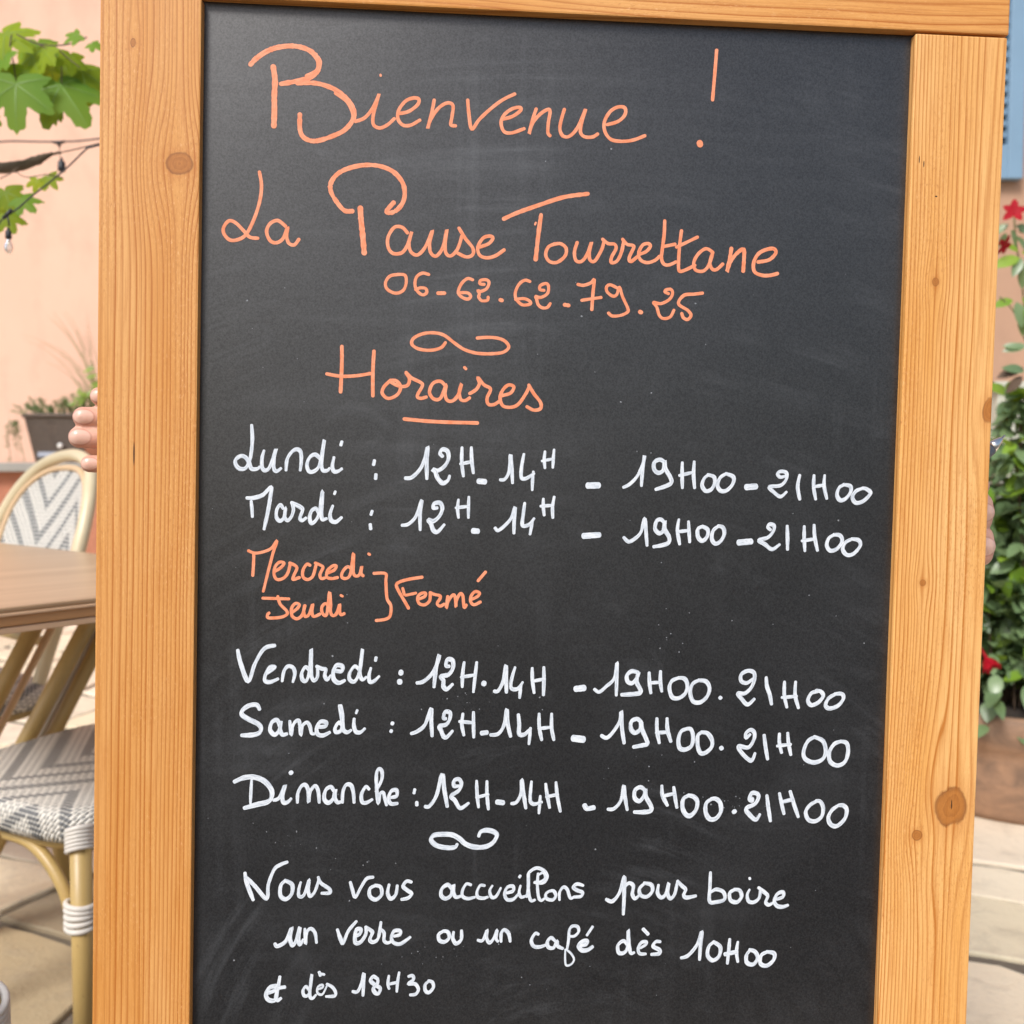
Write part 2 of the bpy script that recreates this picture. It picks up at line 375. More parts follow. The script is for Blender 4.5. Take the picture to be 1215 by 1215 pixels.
# houses behind
hl = empty('house', (-3.4, 6.2, 0)); tag(hl, 'house wall of pale peach plaster behind the leaves and rattan chairs', 'house')
bm = bmesh.new(); box(bm, (0.0, 1.5, 3.1), (7.4, 3.0, 6.2)); obj('wall', bm, M['peach_plaster'], hl)
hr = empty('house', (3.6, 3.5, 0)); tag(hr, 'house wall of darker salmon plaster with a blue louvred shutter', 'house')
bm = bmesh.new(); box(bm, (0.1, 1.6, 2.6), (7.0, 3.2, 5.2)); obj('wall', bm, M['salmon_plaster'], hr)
# louvred shutter on the right house
p0 = at(1213.5, 212, 3.46); sx1 = p0.x; sz0 = p0.z
shw, shh = 0.46, 1.35
bm = bmesh.new()
fw = 0.055
for (cx_, cz_, sx_, sz_) in ((sx1 - fw / 2, sz0 + shh / 2, fw, shh), (sx1 - shw + fw / 2, sz0 + shh / 2, fw, shh),
                          (sx1 - shw / 2, sz0 + 0.06, shw - 2 * fw + .002, 0.12), (sx1 - shw / 2, sz0 + shh - 0.05, shw - 2 * fw + .002, 0.1)):
    box(bm, (cx_ - 3.6, 3.475 - 3.5, cz_), (sx_, 0.036, sz_), 0.004)
sh = obj('shutter', bm, M['blue_paint'], hr)
bm = bmesh.new(); z = sz0 + 0.12
box(bm, (sx1 - shw / 2 - 3.6, 3.494 - 3.5, sz0 + shh / 2), (shw - 0.02, 0.004, shh - 0.02), mat=1)
while z < sz0 + shh - 0.12:
    z += 0.0405
    r = bmesh.ops.create_cube(bm, size=1.0)
    bmesh.ops.transform(bm, matrix=Matrix.Translation((sx1 - shw / 2 - 3.6, 3.476 - 3.5, z)) @ Matrix.Rotation(R(12), 4, 'X') @ Matrix.Diagonal((shw - 2 * fw, 0.008, 0.0185, 1)), verts=r['verts'])
obj('slat_panel', bm, [M['blue_paint'], M['dark_slot']], sh)

# low wall with stone coping behind the chairs on the left
lw = empty('low_wall', (-3.8, 5.85, 0)); tag(lw, 'low terracotta wall with grey stone coping below the peach house', 'wall')
bm = bmesh.new(); box(bm, (0, 0.05, 0.448), (5.2, 0.46, 0.896)); obj('wall', bm, M['terracotta'], lw)
bm = bmesh.new(); box(bm, (0, 0.02, 0.9235), (5.26, 0.56, 0.055), 0.010); obj('coping', bm, M['coping_stone'], lw)

# pale cabinet against the right wall
cb = empty('cabinet', (1.86, 3.2, 0)); tag(cb, 'pale grey green cabinet standing behind the leafy red flowered bush', 'cabinet')
M['cabinet'] = plain('cabinet_paint', (0.56, 0.55, 0.45), 0.6, var=.06, nscale=6)
bm = bmesh.new(); box(bm, (0, 0, 0.585), (0.62, 0.34, 1.17), 0.006); obj('body', bm, M['cabinet'], cb)
bm = bmesh.new(); box(bm, (0, 0, 1.182), (0.66, 0.38, 0.024), 0.005); obj('lid', bm, M['cabinet'], cb)
bm = bmesh.new(); box(bm, (0, -0.176, 0.6), (0.54, 0.012, 1.0), 0.004); obj('door', bm, M['cabinet'], cb)

# ================================================================== the chalkboard sign
MW = Matrix(((0.9985111, -0.0491157, 0.0237317, 0.035778), (0.0488644, 0.9987443, 0.0110521, 0.659721), (-0.0242448, -0.009876, 0.9996573, 1.229052), (0, 0, 0, 1)))
sign = empty('chalkboard_sign'); sign.matrix_world = MW
tag(sign, 'tall wooden framed blackboard with orange and white French handwriting', 'chalkboard')
TH = 0.026; REC = 0.007; BOT = -1.222
def slab(name, xs, zs, mat, y0=0.0, y1=TH, bev=0.0012, taper=None):
    """a plank: xs=(left,right) zs=(bottom,top)"""
    bm = bmesh.new(); box(bm, ((xs[0] + xs[1]) / 2, (y0 + y1) / 2, (zs[0] + zs[1]) / 2), (xs[1] - xs[0], y1 - y0, zs[1] - zs[0]), bev)
    return bm
obj('stile', slab('s', (-0.3102, -0.2437), (BOT, -0.0014), None), M['pine_left'], sign, True)
obj('stile', slab('s', (0.2452, 0.3107), (BOT, -0.0016), None), M['pine_right'], sign, True)
obj('top_rail', slab('s', (-0.3107, 0.3113), (0.0, 0.068), None, -0.0006, TH), M['pine_rail'], sign, True)
obj('bottom_rail', slab('s', (-0.2432, 0.2447), (-1.14, -1.075), None, 0.0004, TH - .001), M['pine_rail'], sign, True)
for o in sign.children:
    for p in o.data.polygons: p.use_smooth = False
bm = bmesh.new(); box(bm, (0.0007, REC + 0.004, -0.54), (0.4925, 0.008, 1.085))
board = obj('writing_board', bm, M['board'], sign)
# rebate lining behind the board edge
bm = bmesh.new()
box(bm, (0.0007, 0.0195, -0.54), (0.487, 0.006, 1.07)); obj('back_panel', bm, M['groove'], sign)

TEXT = """@O Bienvenue !
#
33;-2123,-404 -2084,-361 -2017,-313 -1943,-283 -1854,-269 -1779,-276 -1718,-300 -1673,-342 -1660,-379 -1679,-439 -1731,-479 -1820,-505 -1917,-526
23;-1703,-321 -1672,-364 -1679,-424 -1746,-464
31;-1805,-515 -1700,-510 -1610,-526 -1519,-566 -1450,-631 -1419,-697 -1433,-757 -1484,-819 -1559,-860 -1649,-894 -1709,-900 -1762,-876 -1785,-824 -1787,-727
22;-1549,-572 -1473,-624 -1434,-690 -1425,-742
37;-1971,-415 -1958,-504 -1961,-608 -1959,-712 -1961,-809
23;-1410,-756 -1350,-731 -1298,-669 -1262,-593 -1252,-562 -1269,-623 -1290,-714 -1286,-774 -1243,-794 -1191,-770 -1146,-727
16;-1245,-436 -1244,-441
23;-1116,-691 -1049,-674 -989,-626 -982,-588 -1020,-582 -1073,-607 -1117,-669 -1120,-729 -1085,-768 -1032,-766 -972,-730
23;-876,-591 -889,-667 -917,-785 -896,-720 -844,-642 -784,-605 -746,-623 -752,-699 -758,-752 -727,-758
#
23;-646,-581 -636,-671 -614,-776 -562,-706 -472,-619 -397,-563 -324,-525
23;-402,-699 -333,-676 -280,-633 -289,-614 -342,-628 -392,-668 -413,-722 -392,-782 -338,-790 -254,-758
23;-173,-621 -195,-690 -218,-792 -197,-720 -149,-658 -96,-621 -76,-632 -86,-708 -88,-776 -72,-799
23;22,-616 2,-689 -5,-750 16,-795 62,-796 115,-738 158,-637 170,-607 145,-699 139,-767 170,-796 224,-794 258,-773
23;323,-706 399,-680 445,-633 443,-587 397,-582 343,-614 304,-684 308,-752 349,-804 419,-816 504,-805 588,-771
23;1074,-165 1066,-325 1056,-505
42;975,-806 978,-816
@O La Pause Tourrettane
#
23;-2054,-1125 -2039,-1211 -2048,-1316 -2084,-1438 -2135,-1545 -2187,-1584 -2246,-1591 -2287,-1550 -2289,-1505 -2255,-1462 -2210,-1473 -2150,-1530 -2112,-1567 -2059,-1572
23;-1873,-1483 -1926,-1447 -1978,-1471 -2000,-1525 -1976,-1584 -1931,-1598 -1887,-1566 -1858,-1490 -1864,-1550 -1848,-1598 -1811,-1608 -1781,-1570
30;-1422,-1365 -1475,-1362 -1529,-1304 -1568,-1238 -1569,-1178 -1525,-1116 -1450,-1075 -1344,-1049 -1238,-1052 -1147,-1086 -1085,-1151 -1065,-1219 -1074,-1287 -1111,-1341 -1157,-1366 -1187,-1356 -1140,-1297
36;-1366,-1343 -1361,-1411 -1348,-1516 -1334,-1644
#
23;-1041,-1498 -1080,-1461 -1133,-1466 -1173,-1533 -1171,-1601 -1137,-1642 -1076,-1635 -1039,-1581 -1011,-1489 -1029,-1565 -1015,-1626 -969,-1647 -917,-1592 -869,-1476 -887,-1560 -878,-1628 -839,-1650 -795,-1587 -770,-1465 -780,-1556 -774,-1625 -740,-1646 -695,-1599 -666,-1507
23;-687,-1454 -643,-1521 -588,-1588 -590,-1633 -633,-1649 -691,-1626
23;-542,-1578 -481,-1553 -451,-1514 -475,-1500 -520,-1517 -554,-1579 -541,-1632 -494,-1650 -433,-1635 -372,-1592
28;-378,-1378 -286,-1333 -134,-1274 35,-1214 201,-1185
28;-121,-1342 -136,-1472 -151,-1648
14;-157,-1397 -161,-1409
23;-19,-1537 -65,-1561 -82,-1615 -54,-1660 0,-1663 53,-1618 59,-1565 20,-1535 -26,-1540
#
23;135,-1523 118,-1588 130,-1646 169,-1651 207,-1601 236,-1515 222,-1585 228,-1638 262,-1645 307,-1566 324,-1504
23;313,-1494 352,-1522 396,-1525 408,-1555 378,-1617 379,-1653 418,-1639 447,-1577 461,-1500
23;453,-1489 485,-1522 524,-1528 532,-1543 503,-1613 515,-1640 558,-1607
23;573,-1588 619,-1568 649,-1531 633,-1512 594,-1525 568,-1580 582,-1626 629,-1644 683,-1627 714,-1598
23;745,-1351 744,-1443 733,-1551 730,-1613 750,-1651 786,-1654 832,-1632
22;743,-1528 821,-1510
23;865,-1416 855,-1516 851,-1624 858,-1693 904,-1684 966,-1651
22;834,-1529 899,-1496 979,-1455
23;1089,-1554 1041,-1533 987,-1573 958,-1636 975,-1684 1030,-1687 1068,-1640 1092,-1554 1078,-1601 1073,-1639 1093,-1674 1124,-1673 1163,-1636
26;1222,-1526 1213,-1596 1196,-1689 1217,-1619 1263,-1556 1309,-1528 1314,-1592 1311,-1678
25;1415,-1612 1493,-1594 1539,-1546 1522,-1516 1467,-1525 1413,-1558 1383,-1621 1393,-1682 1449,-1704 1505,-1702 1555,-1688
@O 06-62.62.79.25
#
21;-1098,-1785 -1155,-1798 -1185,-1845 -1170,-1890 -1113,-1914 -1062,-1892 -1043,-1840 -1052,-1789 -1104,-1785
21;-889,-1778 -932,-1770 -972,-1798 -982,-1850 -964,-1895 -929,-1919 -901,-1904 -907,-1876 -942,-1871 -976,-1884
26;-821,-1904 -777,-1902
21;-585,-1804 -622,-1797 -661,-1833 -683,-1891 -659,-1924 -618,-1938 -596,-1919 -619,-1895 -683,-1897
21;-505,-1833 -534,-1829 -529,-1806 -489,-1801 -471,-1821 -487,-1862 -527,-1882 -547,-1876 -536,-1898 -540,-1921 -520,-1945 -480,-1942 -475,-1918
26;-390,-1936 -378,-1939
21;-188,-1802 -223,-1795 -263,-1825 -287,-1883 -278,-1929 -236,-1965 -184,-1958 -185,-1938 -226,-1922 -283,-1929
21;-88,-1860 -117,-1855 -112,-1826 -72,-1813 -56,-1836 -64,-1882 -110,-1910 -145,-1904 -139,-1919 -126,-1959 -97,-1981 -62,-1977 -42,-1950
26;60,-1955 87,-1959
#
22;149,-1811 187,-1816 239,-1797 262,-1775 255,-1865 250,-1981
21;178,-1920 254,-1906 312,-1896
21;421,-1825 374,-1806 349,-1822 355,-1856 394,-1884 423,-1871 439,-1819 464,-1887 501,-1961 502,-1990 456,-2015 397,-2022 368,-2003
26;590,-1987 598,-1990
21;786,-1854 762,-1843 768,-1828 803,-1824 815,-1853 793,-1894 735,-1925 682,-1918 706,-1949 726,-2006 756,-2028 803,-2015 828,-1968
22;1027,-1842 969,-1851 896,-1862 859,-1921 925,-1965 950,-1999 927,-2029 897,-2018 884,-1989
@O curled flourish under the telephone number
#
22;-764,-2243 -795,-2279 -864,-2298 -945,-2292 -994,-2262 -986,-2221 -924,-2187 -844,-2177 -774,-2192 -704,-2241 -634,-2285 -541,-2309 -425,-2308 -356,-2294 -324,-2258 -352,-2219 -405,-2200 -474,-2197 -543,-2204
@O Horaires
#
25;-1476,-2291 -1474,-2415 -1479,-2602
25;-1255,-2317 -1260,-2455 -1257,-2623
23;-1575,-2482 -1480,-2495 -1374,-2489 -1280,-2471
23;-1137,-2513 -1182,-2560 -1192,-2606 -1150,-2639 -1089,-2611 -1067,-2557 -1099,-2515 -1141,-2520 -1075,-2552 -1021,-2545 -1007,-2501 -1031,-2461
23;-1031,-2456 -992,-2493 -930,-2522 -917,-2545 -951,-2615 -928,-2632 -889,-2622
23;-753,-2548 -792,-2510 -845,-2527 -867,-2589 -835,-2634 -789,-2625 -753,-2532 -759,-2594 -743,-2640 -704,-2642 -667,-2599 -645,-2521 -660,-2576 -651,-2629 -620,-2639 -589,-2620
19;-628,-2410 -618,-2419
23;-587,-2589 -544,-2560 -522,-2518 -534,-2477 -491,-2525 -444,-2554 -466,-2616 -457,-2659 -418,-2661 -380,-2637
23;-366,-2598 -304,-2578 -282,-2534 -321,-2523 -359,-2560 -376,-2614 -356,-2667 -302,-2677 -248,-2654 -196,-2578 -174,-2526
23;-177,-2519 -141,-2577 -93,-2637 -92,-2680 -138,-2692 -186,-2670
25;-1037,-2778 -817,-2791 -531,-2792
@W Lundi : 12H - 14H - 19H00 - 21H00
#
23;-2083,-2847 -2077,-2936 -2081,-3016 -2092,-3085 -2119,-3143 -2159,-3150 -2187,-3122 -2188,-3088 -2154,-3062 -2120,-3072 -2097,-3108 -2079,-3148 -2040,-3147 -2023,-3130
23;-1996,-3020 -2009,-3072 -2008,-3135 -1988,-3157 -1960,-3140 -1938,-3082 -1914,-3006 -1927,-3070 -1928,-3139 -1909,-3161 -1878,-3140
23;-1844,-3154 -1838,-3079 -1808,-3027 -1774,-3006 -1746,-3025 -1741,-3088 -1747,-3152
23;-1602,-3079 -1643,-3040 -1682,-3058 -1701,-3110 -1687,-3156 -1652,-3155 -1619,-3120 -1603,-3050 -1585,-2935 -1597,-3039 -1602,-3108 -1590,-3148 -1561,-3147 -1544,-3129
23;-1517,-3054 -1527,-3117 -1515,-3152 -1487,-3151 -1461,-3133
22;-1464,-2945 -1471,-2971
22;-1238,-3070 -1244,-3101
22;-1226,-3166 -1228,-3197
#
26;-1023,-3188 -977,-3181 -921,-3122 -888,-3046 -872,-2970 -876,-3057 -873,-3190
25;-767,-3031 -785,-3008 -768,-2982 -733,-2995 -726,-3047 -754,-3100 -799,-3130 -834,-3123 -817,-3136 -798,-3182 -763,-3216 -728,-3198 -715,-3163
23;-633,-2964 -633,-3062 -619,-3166
23;-568,-2962 -564,-3049 -550,-3142
21;-644,-3080 -557,-3061
32;-514,-3197 -467,-3200
23;-363,-3184 -328,-3177 -300,-3118 -294,-3008 -283,-3100 -275,-3205
23;-200,-2999 -214,-3087 -214,-3163 -182,-3170 -125,-3134
21;-131,-3120 -135,-3178 -136,-3251
21;-53,-2978 -57,-3037 -50,-3095
21;11,-2963 7,-3023 5,-3091
19;-74,-3046 13,-3026
#
36;254,-3210 332,-3206
23;506,-3217 553,-3191 605,-3131 642,-3043 650,-2989 639,-3092 634,-3204
25;795,-3034 760,-3015 721,-3036 722,-3085 752,-3108 786,-3088 794,-3024 801,-3078 837,-3136 846,-3175 809,-3200 736,-3226
23;920,-3031 921,-3114 926,-3212
23;1005,-3022 1003,-3112 1013,-3210
21;901,-3124 1002,-3098
24;1109,-3115 1080,-3140 1066,-3189 1093,-3228 1132,-3217 1155,-3172 1149,-3128 1104,-3113
24;1237,-3102 1194,-3132 1176,-3187 1202,-3225 1246,-3219 1285,-3174 1288,-3125 1233,-3102
#
36;1383,-3195 1453,-3188
21;1665,-3108 1625,-3118 1604,-3094 1629,-3077 1669,-3088 1666,-3137 1627,-3177 1548,-3189 1579,-3223 1630,-3256 1674,-3221
25;1765,-3100 1753,-3184 1771,-3273
23;1868,-3098 1868,-3182 1886,-3270
23;1945,-3096 1943,-3170 1966,-3263
21;1863,-3182 1948,-3165
24;2088,-3162 2054,-3182 2039,-3232 2062,-3271 2102,-3260 2136,-3215 2134,-3171 2083,-3160
24;2225,-3183 2176,-3204 2152,-3249 2179,-3288 2234,-3272 2282,-3217 2251,-3188 2220,-3183
@W Mardi : 12H - 14H - 19H00 - 21H00
#
25;-2110,-3350 -2064,-3349 -2001,-3327 -1945,-3273 -1949,-3341 -1963,-3437 -1988,-3564
22;-2079,-3371 -2073,-3429 -2069,-3481
22;-1859,-3419 -1880,-3393 -1904,-3430 -1903,-3483 -1879,-3504 -1853,-3477 -1843,-3413 -1848,-3477 -1827,-3499 -1801,-3470 -1789,-3422 -1800,-3380
24;-1804,-3375 -1771,-3390 -1734,-3411 -1728,-3432 -1743,-3480 -1727,-3497 -1701,-3479
24;-1613,-3450 -1634,-3414 -1665,-3430 -1677,-3478 -1664,-3515 -1633,-3493 -1608,-3429 -1592,-3291 -1595,-3376 -1597,-3450 -1589,-3487 -1560,-3481
24;-1519,-3390 -1537,-3449 -1528,-3493 -1496,-3503 -1457,-3471
19;-1503,-3291 -1510,-3310
21;-1247,-3421 -1255,-3448
21;-1259,-3514 -1255,-3547
#
23;-1040,-3517 -994,-3507 -943,-3451 -905,-3338 -915,-3433 -912,-3547
25;-796,-3390 -823,-3390 -818,-3361 -777,-3355 -761,-3395 -781,-3448 -821,-3483 -856,-3476 -838,-3501 -820,-3547 -790,-3556 -745,-3505
21;-650,-3328 -655,-3392 -647,-3456
21;-578,-3307 -579,-3379 -578,-3455
20;-669,-3387 -574,-3373
33;-544,-3545 -509,-3547
23;-390,-3521 -366,-3538 -309,-3490 -275,-3442 -253,-3372 -257,-3465 -257,-3557
23;-186,-3341 -194,-3417 -198,-3499 -151,-3492 -117,-3448
22;-128,-3463 -144,-3562
22;-56,-3309 -55,-3368 -47,-3426
22;20,-3293 10,-3366 14,-3442
21;-75,-3362 15,-3354
#
33;234,-3565 346,-3555
23;519,-3569 554,-3598 598,-3577 641,-3527 663,-3434 676,-3526 686,-3624
25;802,-3455 777,-3436 748,-3451 741,-3505 770,-3534 799,-3514 807,-3445 809,-3504 840,-3557 841,-3597 802,-3617 733,-3631
23;908,-3433 900,-3512 919,-3610
23;977,-3446 983,-3520 990,-3594
21;898,-3522 982,-3510
25;1081,-3479 1046,-3499 1048,-3553 1079,-3582 1113,-3552 1116,-3502 1076,-3479
25;1195,-3474 1156,-3507 1148,-3566 1174,-3600 1213,-3579 1236,-3530 1225,-3485 1190,-3474
#
35;1341,-3589 1431,-3579
23;1568,-3494 1547,-3474 1562,-3454 1592,-3464 1588,-3503 1550,-3548 1486,-3569 1532,-3598 1583,-3632 1637,-3596
24;1687,-3462 1692,-3545 1695,-3632
23;1810,-3462 1813,-3553 1821,-3640
23;1881,-3451 1889,-3541 1912,-3635
21;1796,-3568 1891,-3551
24;2031,-3519 1992,-3544 1978,-3594 2005,-3633 2055,-3617 2088,-3562 2071,-3523 2026,-3519
24;2163,-3546 2114,-3572 2095,-3621 2127,-3661 2177,-3650 2221,-3594 2209,-3555 2158,-3546
@O Mercredi
#
20;-2092,-3716 -2048,-3731 -1985,-3719 -1933,-3692 -1898,-3640 -1923,-3723 -1957,-3862 -1987,-3995
21;-2056,-3736 -2057,-3811 -2061,-3885
21;-1910,-3855 -1869,-3828 -1848,-3796 -1880,-3791 -1909,-3824 -1915,-3877 -1894,-3911 -1852,-3902 -1821,-3864 -1804,-3797
21;-1808,-3795 -1775,-3810 -1759,-3831 -1779,-3880 -1784,-3909 -1742,-3895
21;-1670,-3808 -1691,-3801 -1716,-3841 -1716,-3889 -1684,-3908 -1648,-3882 -1628,-3808
21;-1633,-3792 -1601,-3804 -1580,-3823 -1600,-3871 -1589,-3899 -1558,-3891
21;-1543,-3859 -1501,-3837 -1489,-3810 -1512,-3809 -1548,-3843 -1553,-3886 -1521,-3898 -1479,-3890
21;-1385,-3824 -1412,-3814 -1443,-3847 -1450,-3884 -1421,-3896 -1390,-3862 -1371,-3717 -1370,-3797 -1369,-3856 -1353,-3877 -1326,-3866 -1312,-3807 -1316,-3855 -1300,-3876
19;-1266,-3721 -1258,-3726
@O Jeudi ] Fermé
#
20;-1989,-4043 -1907,-4044 -1811,-4045
21;-1887,-4030 -1870,-4083 -1828,-4125 -1822,-4152 -1864,-4174 -1947,-4180 -1956,-4159 -1946,-4146
21;-1791,-4141 -1754,-4113 -1739,-4086 -1765,-4076 -1791,-4109 -1788,-4162 -1753,-4183 -1717,-4155 -1702,-4091
21;-1699,-4091 -1707,-4134 -1696,-4166 -1670,-4149 -1646,-4079 -1651,-4133 -1638,-4165 -1596,-4148
21;-1539,-4088 -1560,-4073 -1583,-4100 -1578,-4142 -1548,-4147 -1532,-3992 -1523,-4067 -1522,-4131 -1506,-4157 -1480,-4141 -1460,-4076 -1459,-4130 -1448,-4151 -1427,-4140
18;-1453,-4014 -1442,-4020
21;-1226,-3856 -1147,-3857 -1143,-3910 -1133,-4028 -1105,-4081 -1109,-4151 -1141,-4176 -1204,-4186
#
22;-893,-3877 -980,-3892 -1047,-3913 -1070,-3938 -1045,-3991 -1010,-4048 -983,-4094
20;-1025,-3958 -1014,-4000
19;-1004,-4006 -934,-3989
21;-914,-4032 -871,-4012 -867,-3987 -900,-3993 -921,-4022 -909,-4061 -870,-4070 -836,-4040 -833,-3987
21;-833,-3984 -804,-3996 -765,-4005 -764,-4025 -783,-4059 -763,-4078 -734,-4063
21;-711,-4009 -715,-4048 -719,-4092 -706,-4043 -677,-3999 -660,-4008 -651,-4081 -649,-4037 -624,-3988 -605,-4002 -598,-4061 -591,-4085 -579,-4065
21;-541,-4026 -502,-4005 -488,-3981 -518,-3971 -546,-4001 -550,-4040 -525,-4064 -482,-4044
21;-450,-3833 -500,-3894
@W Vendredi : 12H - 14H - 19H00 - 21H00
#
26;-2157,-4408 -2135,-4503 -2082,-4625 -2038,-4502 -1976,-4396 -1902,-4372
23;-1957,-4571 -1917,-4541 -1900,-4523 -1935,-4524 -1962,-4571 -1968,-4617 -1933,-4629 -1876,-4605
23;-1849,-4622 -1837,-4551 -1809,-4516 -1774,-4527 -1762,-4568 -1775,-4627
23;-1659,-4549 -1688,-4520 -1714,-4562 -1709,-4608 -1681,-4614 -1659,-4543 -1652,-4391 -1650,-4496 -1647,-4578 -1629,-4613 -1606,-4589 -1605,-4525
23;-1613,-4513 -1578,-4530 -1549,-4536 -1555,-4577 -1537,-4606 -1514,-4576
26;-1492,-4541 -1440,-4546 -1435,-4511 -1475,-4506 -1497,-4553 -1491,-4605 -1456,-4628 -1416,-4610
23;-1313,-4539 -1348,-4510 -1382,-4557 -1381,-4604 -1346,-4615 -1313,-4544 -1296,-4386 -1308,-4492 -1312,-4562 -1294,-4603 -1266,-4585
23;-1236,-4520 -1248,-4573 -1242,-4617 -1213,-4613 -1177,-4578
21;-1201,-4446 -1205,-4469
35;-1029,-4550 -1023,-4551
33;-1038,-4615 -1027,-4615
#
26;-914,-4622 -867,-4610 -810,-4556 -771,-4473 -761,-4420 -782,-4520 -793,-4650
26;-689,-4501 -712,-4496 -702,-4454 -667,-4460 -663,-4513 -694,-4560 -746,-4573 -728,-4602 -727,-4643 -703,-4663 -663,-4627
23;-585,-4470 -594,-4553 -595,-4647
23;-497,-4469 -506,-4564 -516,-4682
21;-606,-4577 -501,-4558
32;-448,-4618 -438,-4621
26;-369,-4674 -340,-4668 -306,-4596 -291,-4490 -287,-4584 -283,-4681
23;-226,-4501 -248,-4584 -250,-4649 -205,-4654 -169,-4606
23;-182,-4624 -189,-4719
23;-105,-4505 -101,-4594 -87,-4682
23;-23,-4498 -20,-4593 -21,-4697
21;-106,-4600 -13,-4581
37;206,-4650 267,-4642
#
23;340,-4650 375,-4669 424,-4629 481,-4569 496,-4460 497,-4579 497,-4693
26;649,-4527 604,-4518 570,-4548 576,-4592 611,-4602 645,-4557 651,-4522 641,-4592 667,-4646 668,-4671 623,-4681 534,-4687
24;728,-4526 732,-4595 744,-4673
24;809,-4515 810,-4589 822,-4660
21;730,-4600 815,-4594
25;943,-4561 894,-4583 876,-4633 897,-4698 943,-4707 991,-4672 1005,-4612 983,-4567 938,-4561
25;1088,-4576 1044,-4601 1026,-4661 1048,-4726 1098,-4735 1147,-4695 1165,-4635 1139,-4585 1083,-4576
27;1242,-4704 1249,-4696
#
24;1477,-4561 1433,-4591 1392,-4577 1391,-4532 1435,-4504 1481,-4516 1487,-4566 1464,-4626 1420,-4666 1370,-4667 1396,-4702 1443,-4746 1492,-4705
25;1572,-4549 1580,-4614 1602,-4674 1617,-4742
23;1706,-4578 1708,-4673 1729,-4763
23;1787,-4577 1786,-4672 1814,-4767
21;1690,-4693 1799,-4682
25;1949,-4645 1904,-4660 1881,-4711 1907,-4745 1957,-4725 1991,-4679 1974,-4647 1939,-4640
25;2081,-4663 2032,-4694 2011,-4744 2040,-4767 2100,-4748 2139,-4697 2127,-4662 2076,-4663
@W Samedi : 12H - 14H - 19H00 - 21H00
#
27;-2001,-4822 -2023,-4790 -2075,-4796 -2117,-4828 -2121,-4861 -2074,-4892 -2010,-4924 -1989,-4956 -2004,-4988 -2051,-5002 -2123,-5005
25;-1863,-4938 -1879,-4895 -1916,-4912 -1926,-4966 -1893,-4998 -1862,-4960 -1853,-4900 -1857,-4960 -1841,-4997 -1809,-4991
22;-1792,-4900 -1787,-4948 -1780,-5002 -1773,-4943 -1753,-4905 -1726,-4904 -1714,-5001 -1705,-4936 -1673,-4909 -1652,-4936 -1640,-4984 -1619,-4989
24;-1599,-4941 -1546,-4935 -1541,-4908 -1578,-4903 -1604,-4941 -1598,-4989 -1561,-5000 -1513,-4977
24;-1430,-4928 -1451,-4907 -1477,-4945 -1471,-4975 -1439,-4966 -1428,-4912 -1448,-4783 -1431,-4837 -1425,-4912 -1418,-4960 -1392,-4976 -1365,-4960
24;-1346,-4879 -1347,-4927 -1333,-4970 -1301,-4975 -1270,-4948
19;-1325,-4819 -1333,-4841
26;-1077,-4905 -1081,-4916
26;-1084,-4960 -1089,-4970
#
25;-947,-4981 -901,-4963 -850,-4915 -811,-4803 -807,-4891 -799,-4997
25;-705,-4872 -722,-4867 -711,-4825 -676,-4831 -679,-4878 -704,-4914 -750,-4926 -738,-4955 -719,-4997 -696,-5002 -656,-4958
23;-586,-4835 -592,-4912 -576,-4989
23;-512,-4823 -510,-4912 -506,-5004
21;-610,-4891 -505,-4900
28;-452,-4973 -413,-4967
25;-388,-4984 -333,-4975 -293,-4909 -278,-4802 -270,-4897 -246,-4994
26;-195,-4837 -187,-4908 -186,-4973 -150,-4979 -106,-4937
22;-106,-4931 -115,-5048
23;-48,-4829 -45,-4924 -25,-5017
23;41,-4828 43,-4929 61,-5016
21;-51,-4936 49,-4923
40;199,-5002 271,-5010
#
25;399,-4981 439,-4996 488,-4946 530,-4870 536,-4806 544,-4920 563,-5034
26;679,-4879 649,-4859 610,-4880 611,-4934 642,-4959 676,-4929 679,-4879 691,-4938 723,-5008 729,-5038 694,-5048 630,-5061
25;793,-4853 796,-4937 815,-5030
25;866,-4852 872,-4936 898,-5019
22;791,-4957 876,-4951
26;1015,-4925 971,-4945 952,-5006 964,-5065 1005,-5075 1049,-5045 1057,-4979 1040,-4930 1010,-4925
26;1121,-4949 1092,-4974 1092,-5044 1115,-5099 1155,-5094 1194,-5053 1193,-5003 1161,-4958 1116,-4949
29;1260,-5066 1270,-5059
#
24;1470,-4961 1441,-4986 1440,-4951 1474,-4929 1500,-4951 1497,-5001 1458,-5056 1388,-5047 1414,-5097 1482,-5151 1510,-5096
25;1571,-4965 1584,-5050 1602,-5140
24;1682,-4954 1684,-5019 1702,-5092
24;1742,-4948 1750,-5018 1770,-5107
21;1667,-5044 1768,-5030
26;1941,-4974 1891,-5007 1863,-5078 1875,-5133 1937,-5160 2002,-5137 2024,-5081 2003,-5006 1936,-4974
26;2135,-5005 2085,-5025 2051,-5086 2059,-5151 2111,-5181 2166,-5155 2188,-5085 2176,-5019 2130,-5005
@W Dimanche : 12H - 14H - 19H00 - 21H00
#
29;-2169,-5333 -2101,-5303 -2032,-5299 -1962,-5326 -1913,-5384 -1909,-5437 -1937,-5473 -2006,-5491 -2098,-5518
20;-2049,-5320 -2053,-5403 -2055,-5485
25;-1897,-5461 -1857,-5443 -1818,-5354 -1834,-5425 -1828,-5474 -1799,-5474 -1774,-5448
28;-1780,-5262 -1775,-5269
23;-1730,-5477 -1728,-5412 -1703,-5359 -1674,-5353 -1656,-5394 -1652,-5471 -1644,-5400 -1610,-5358 -1587,-5393 -1579,-5476
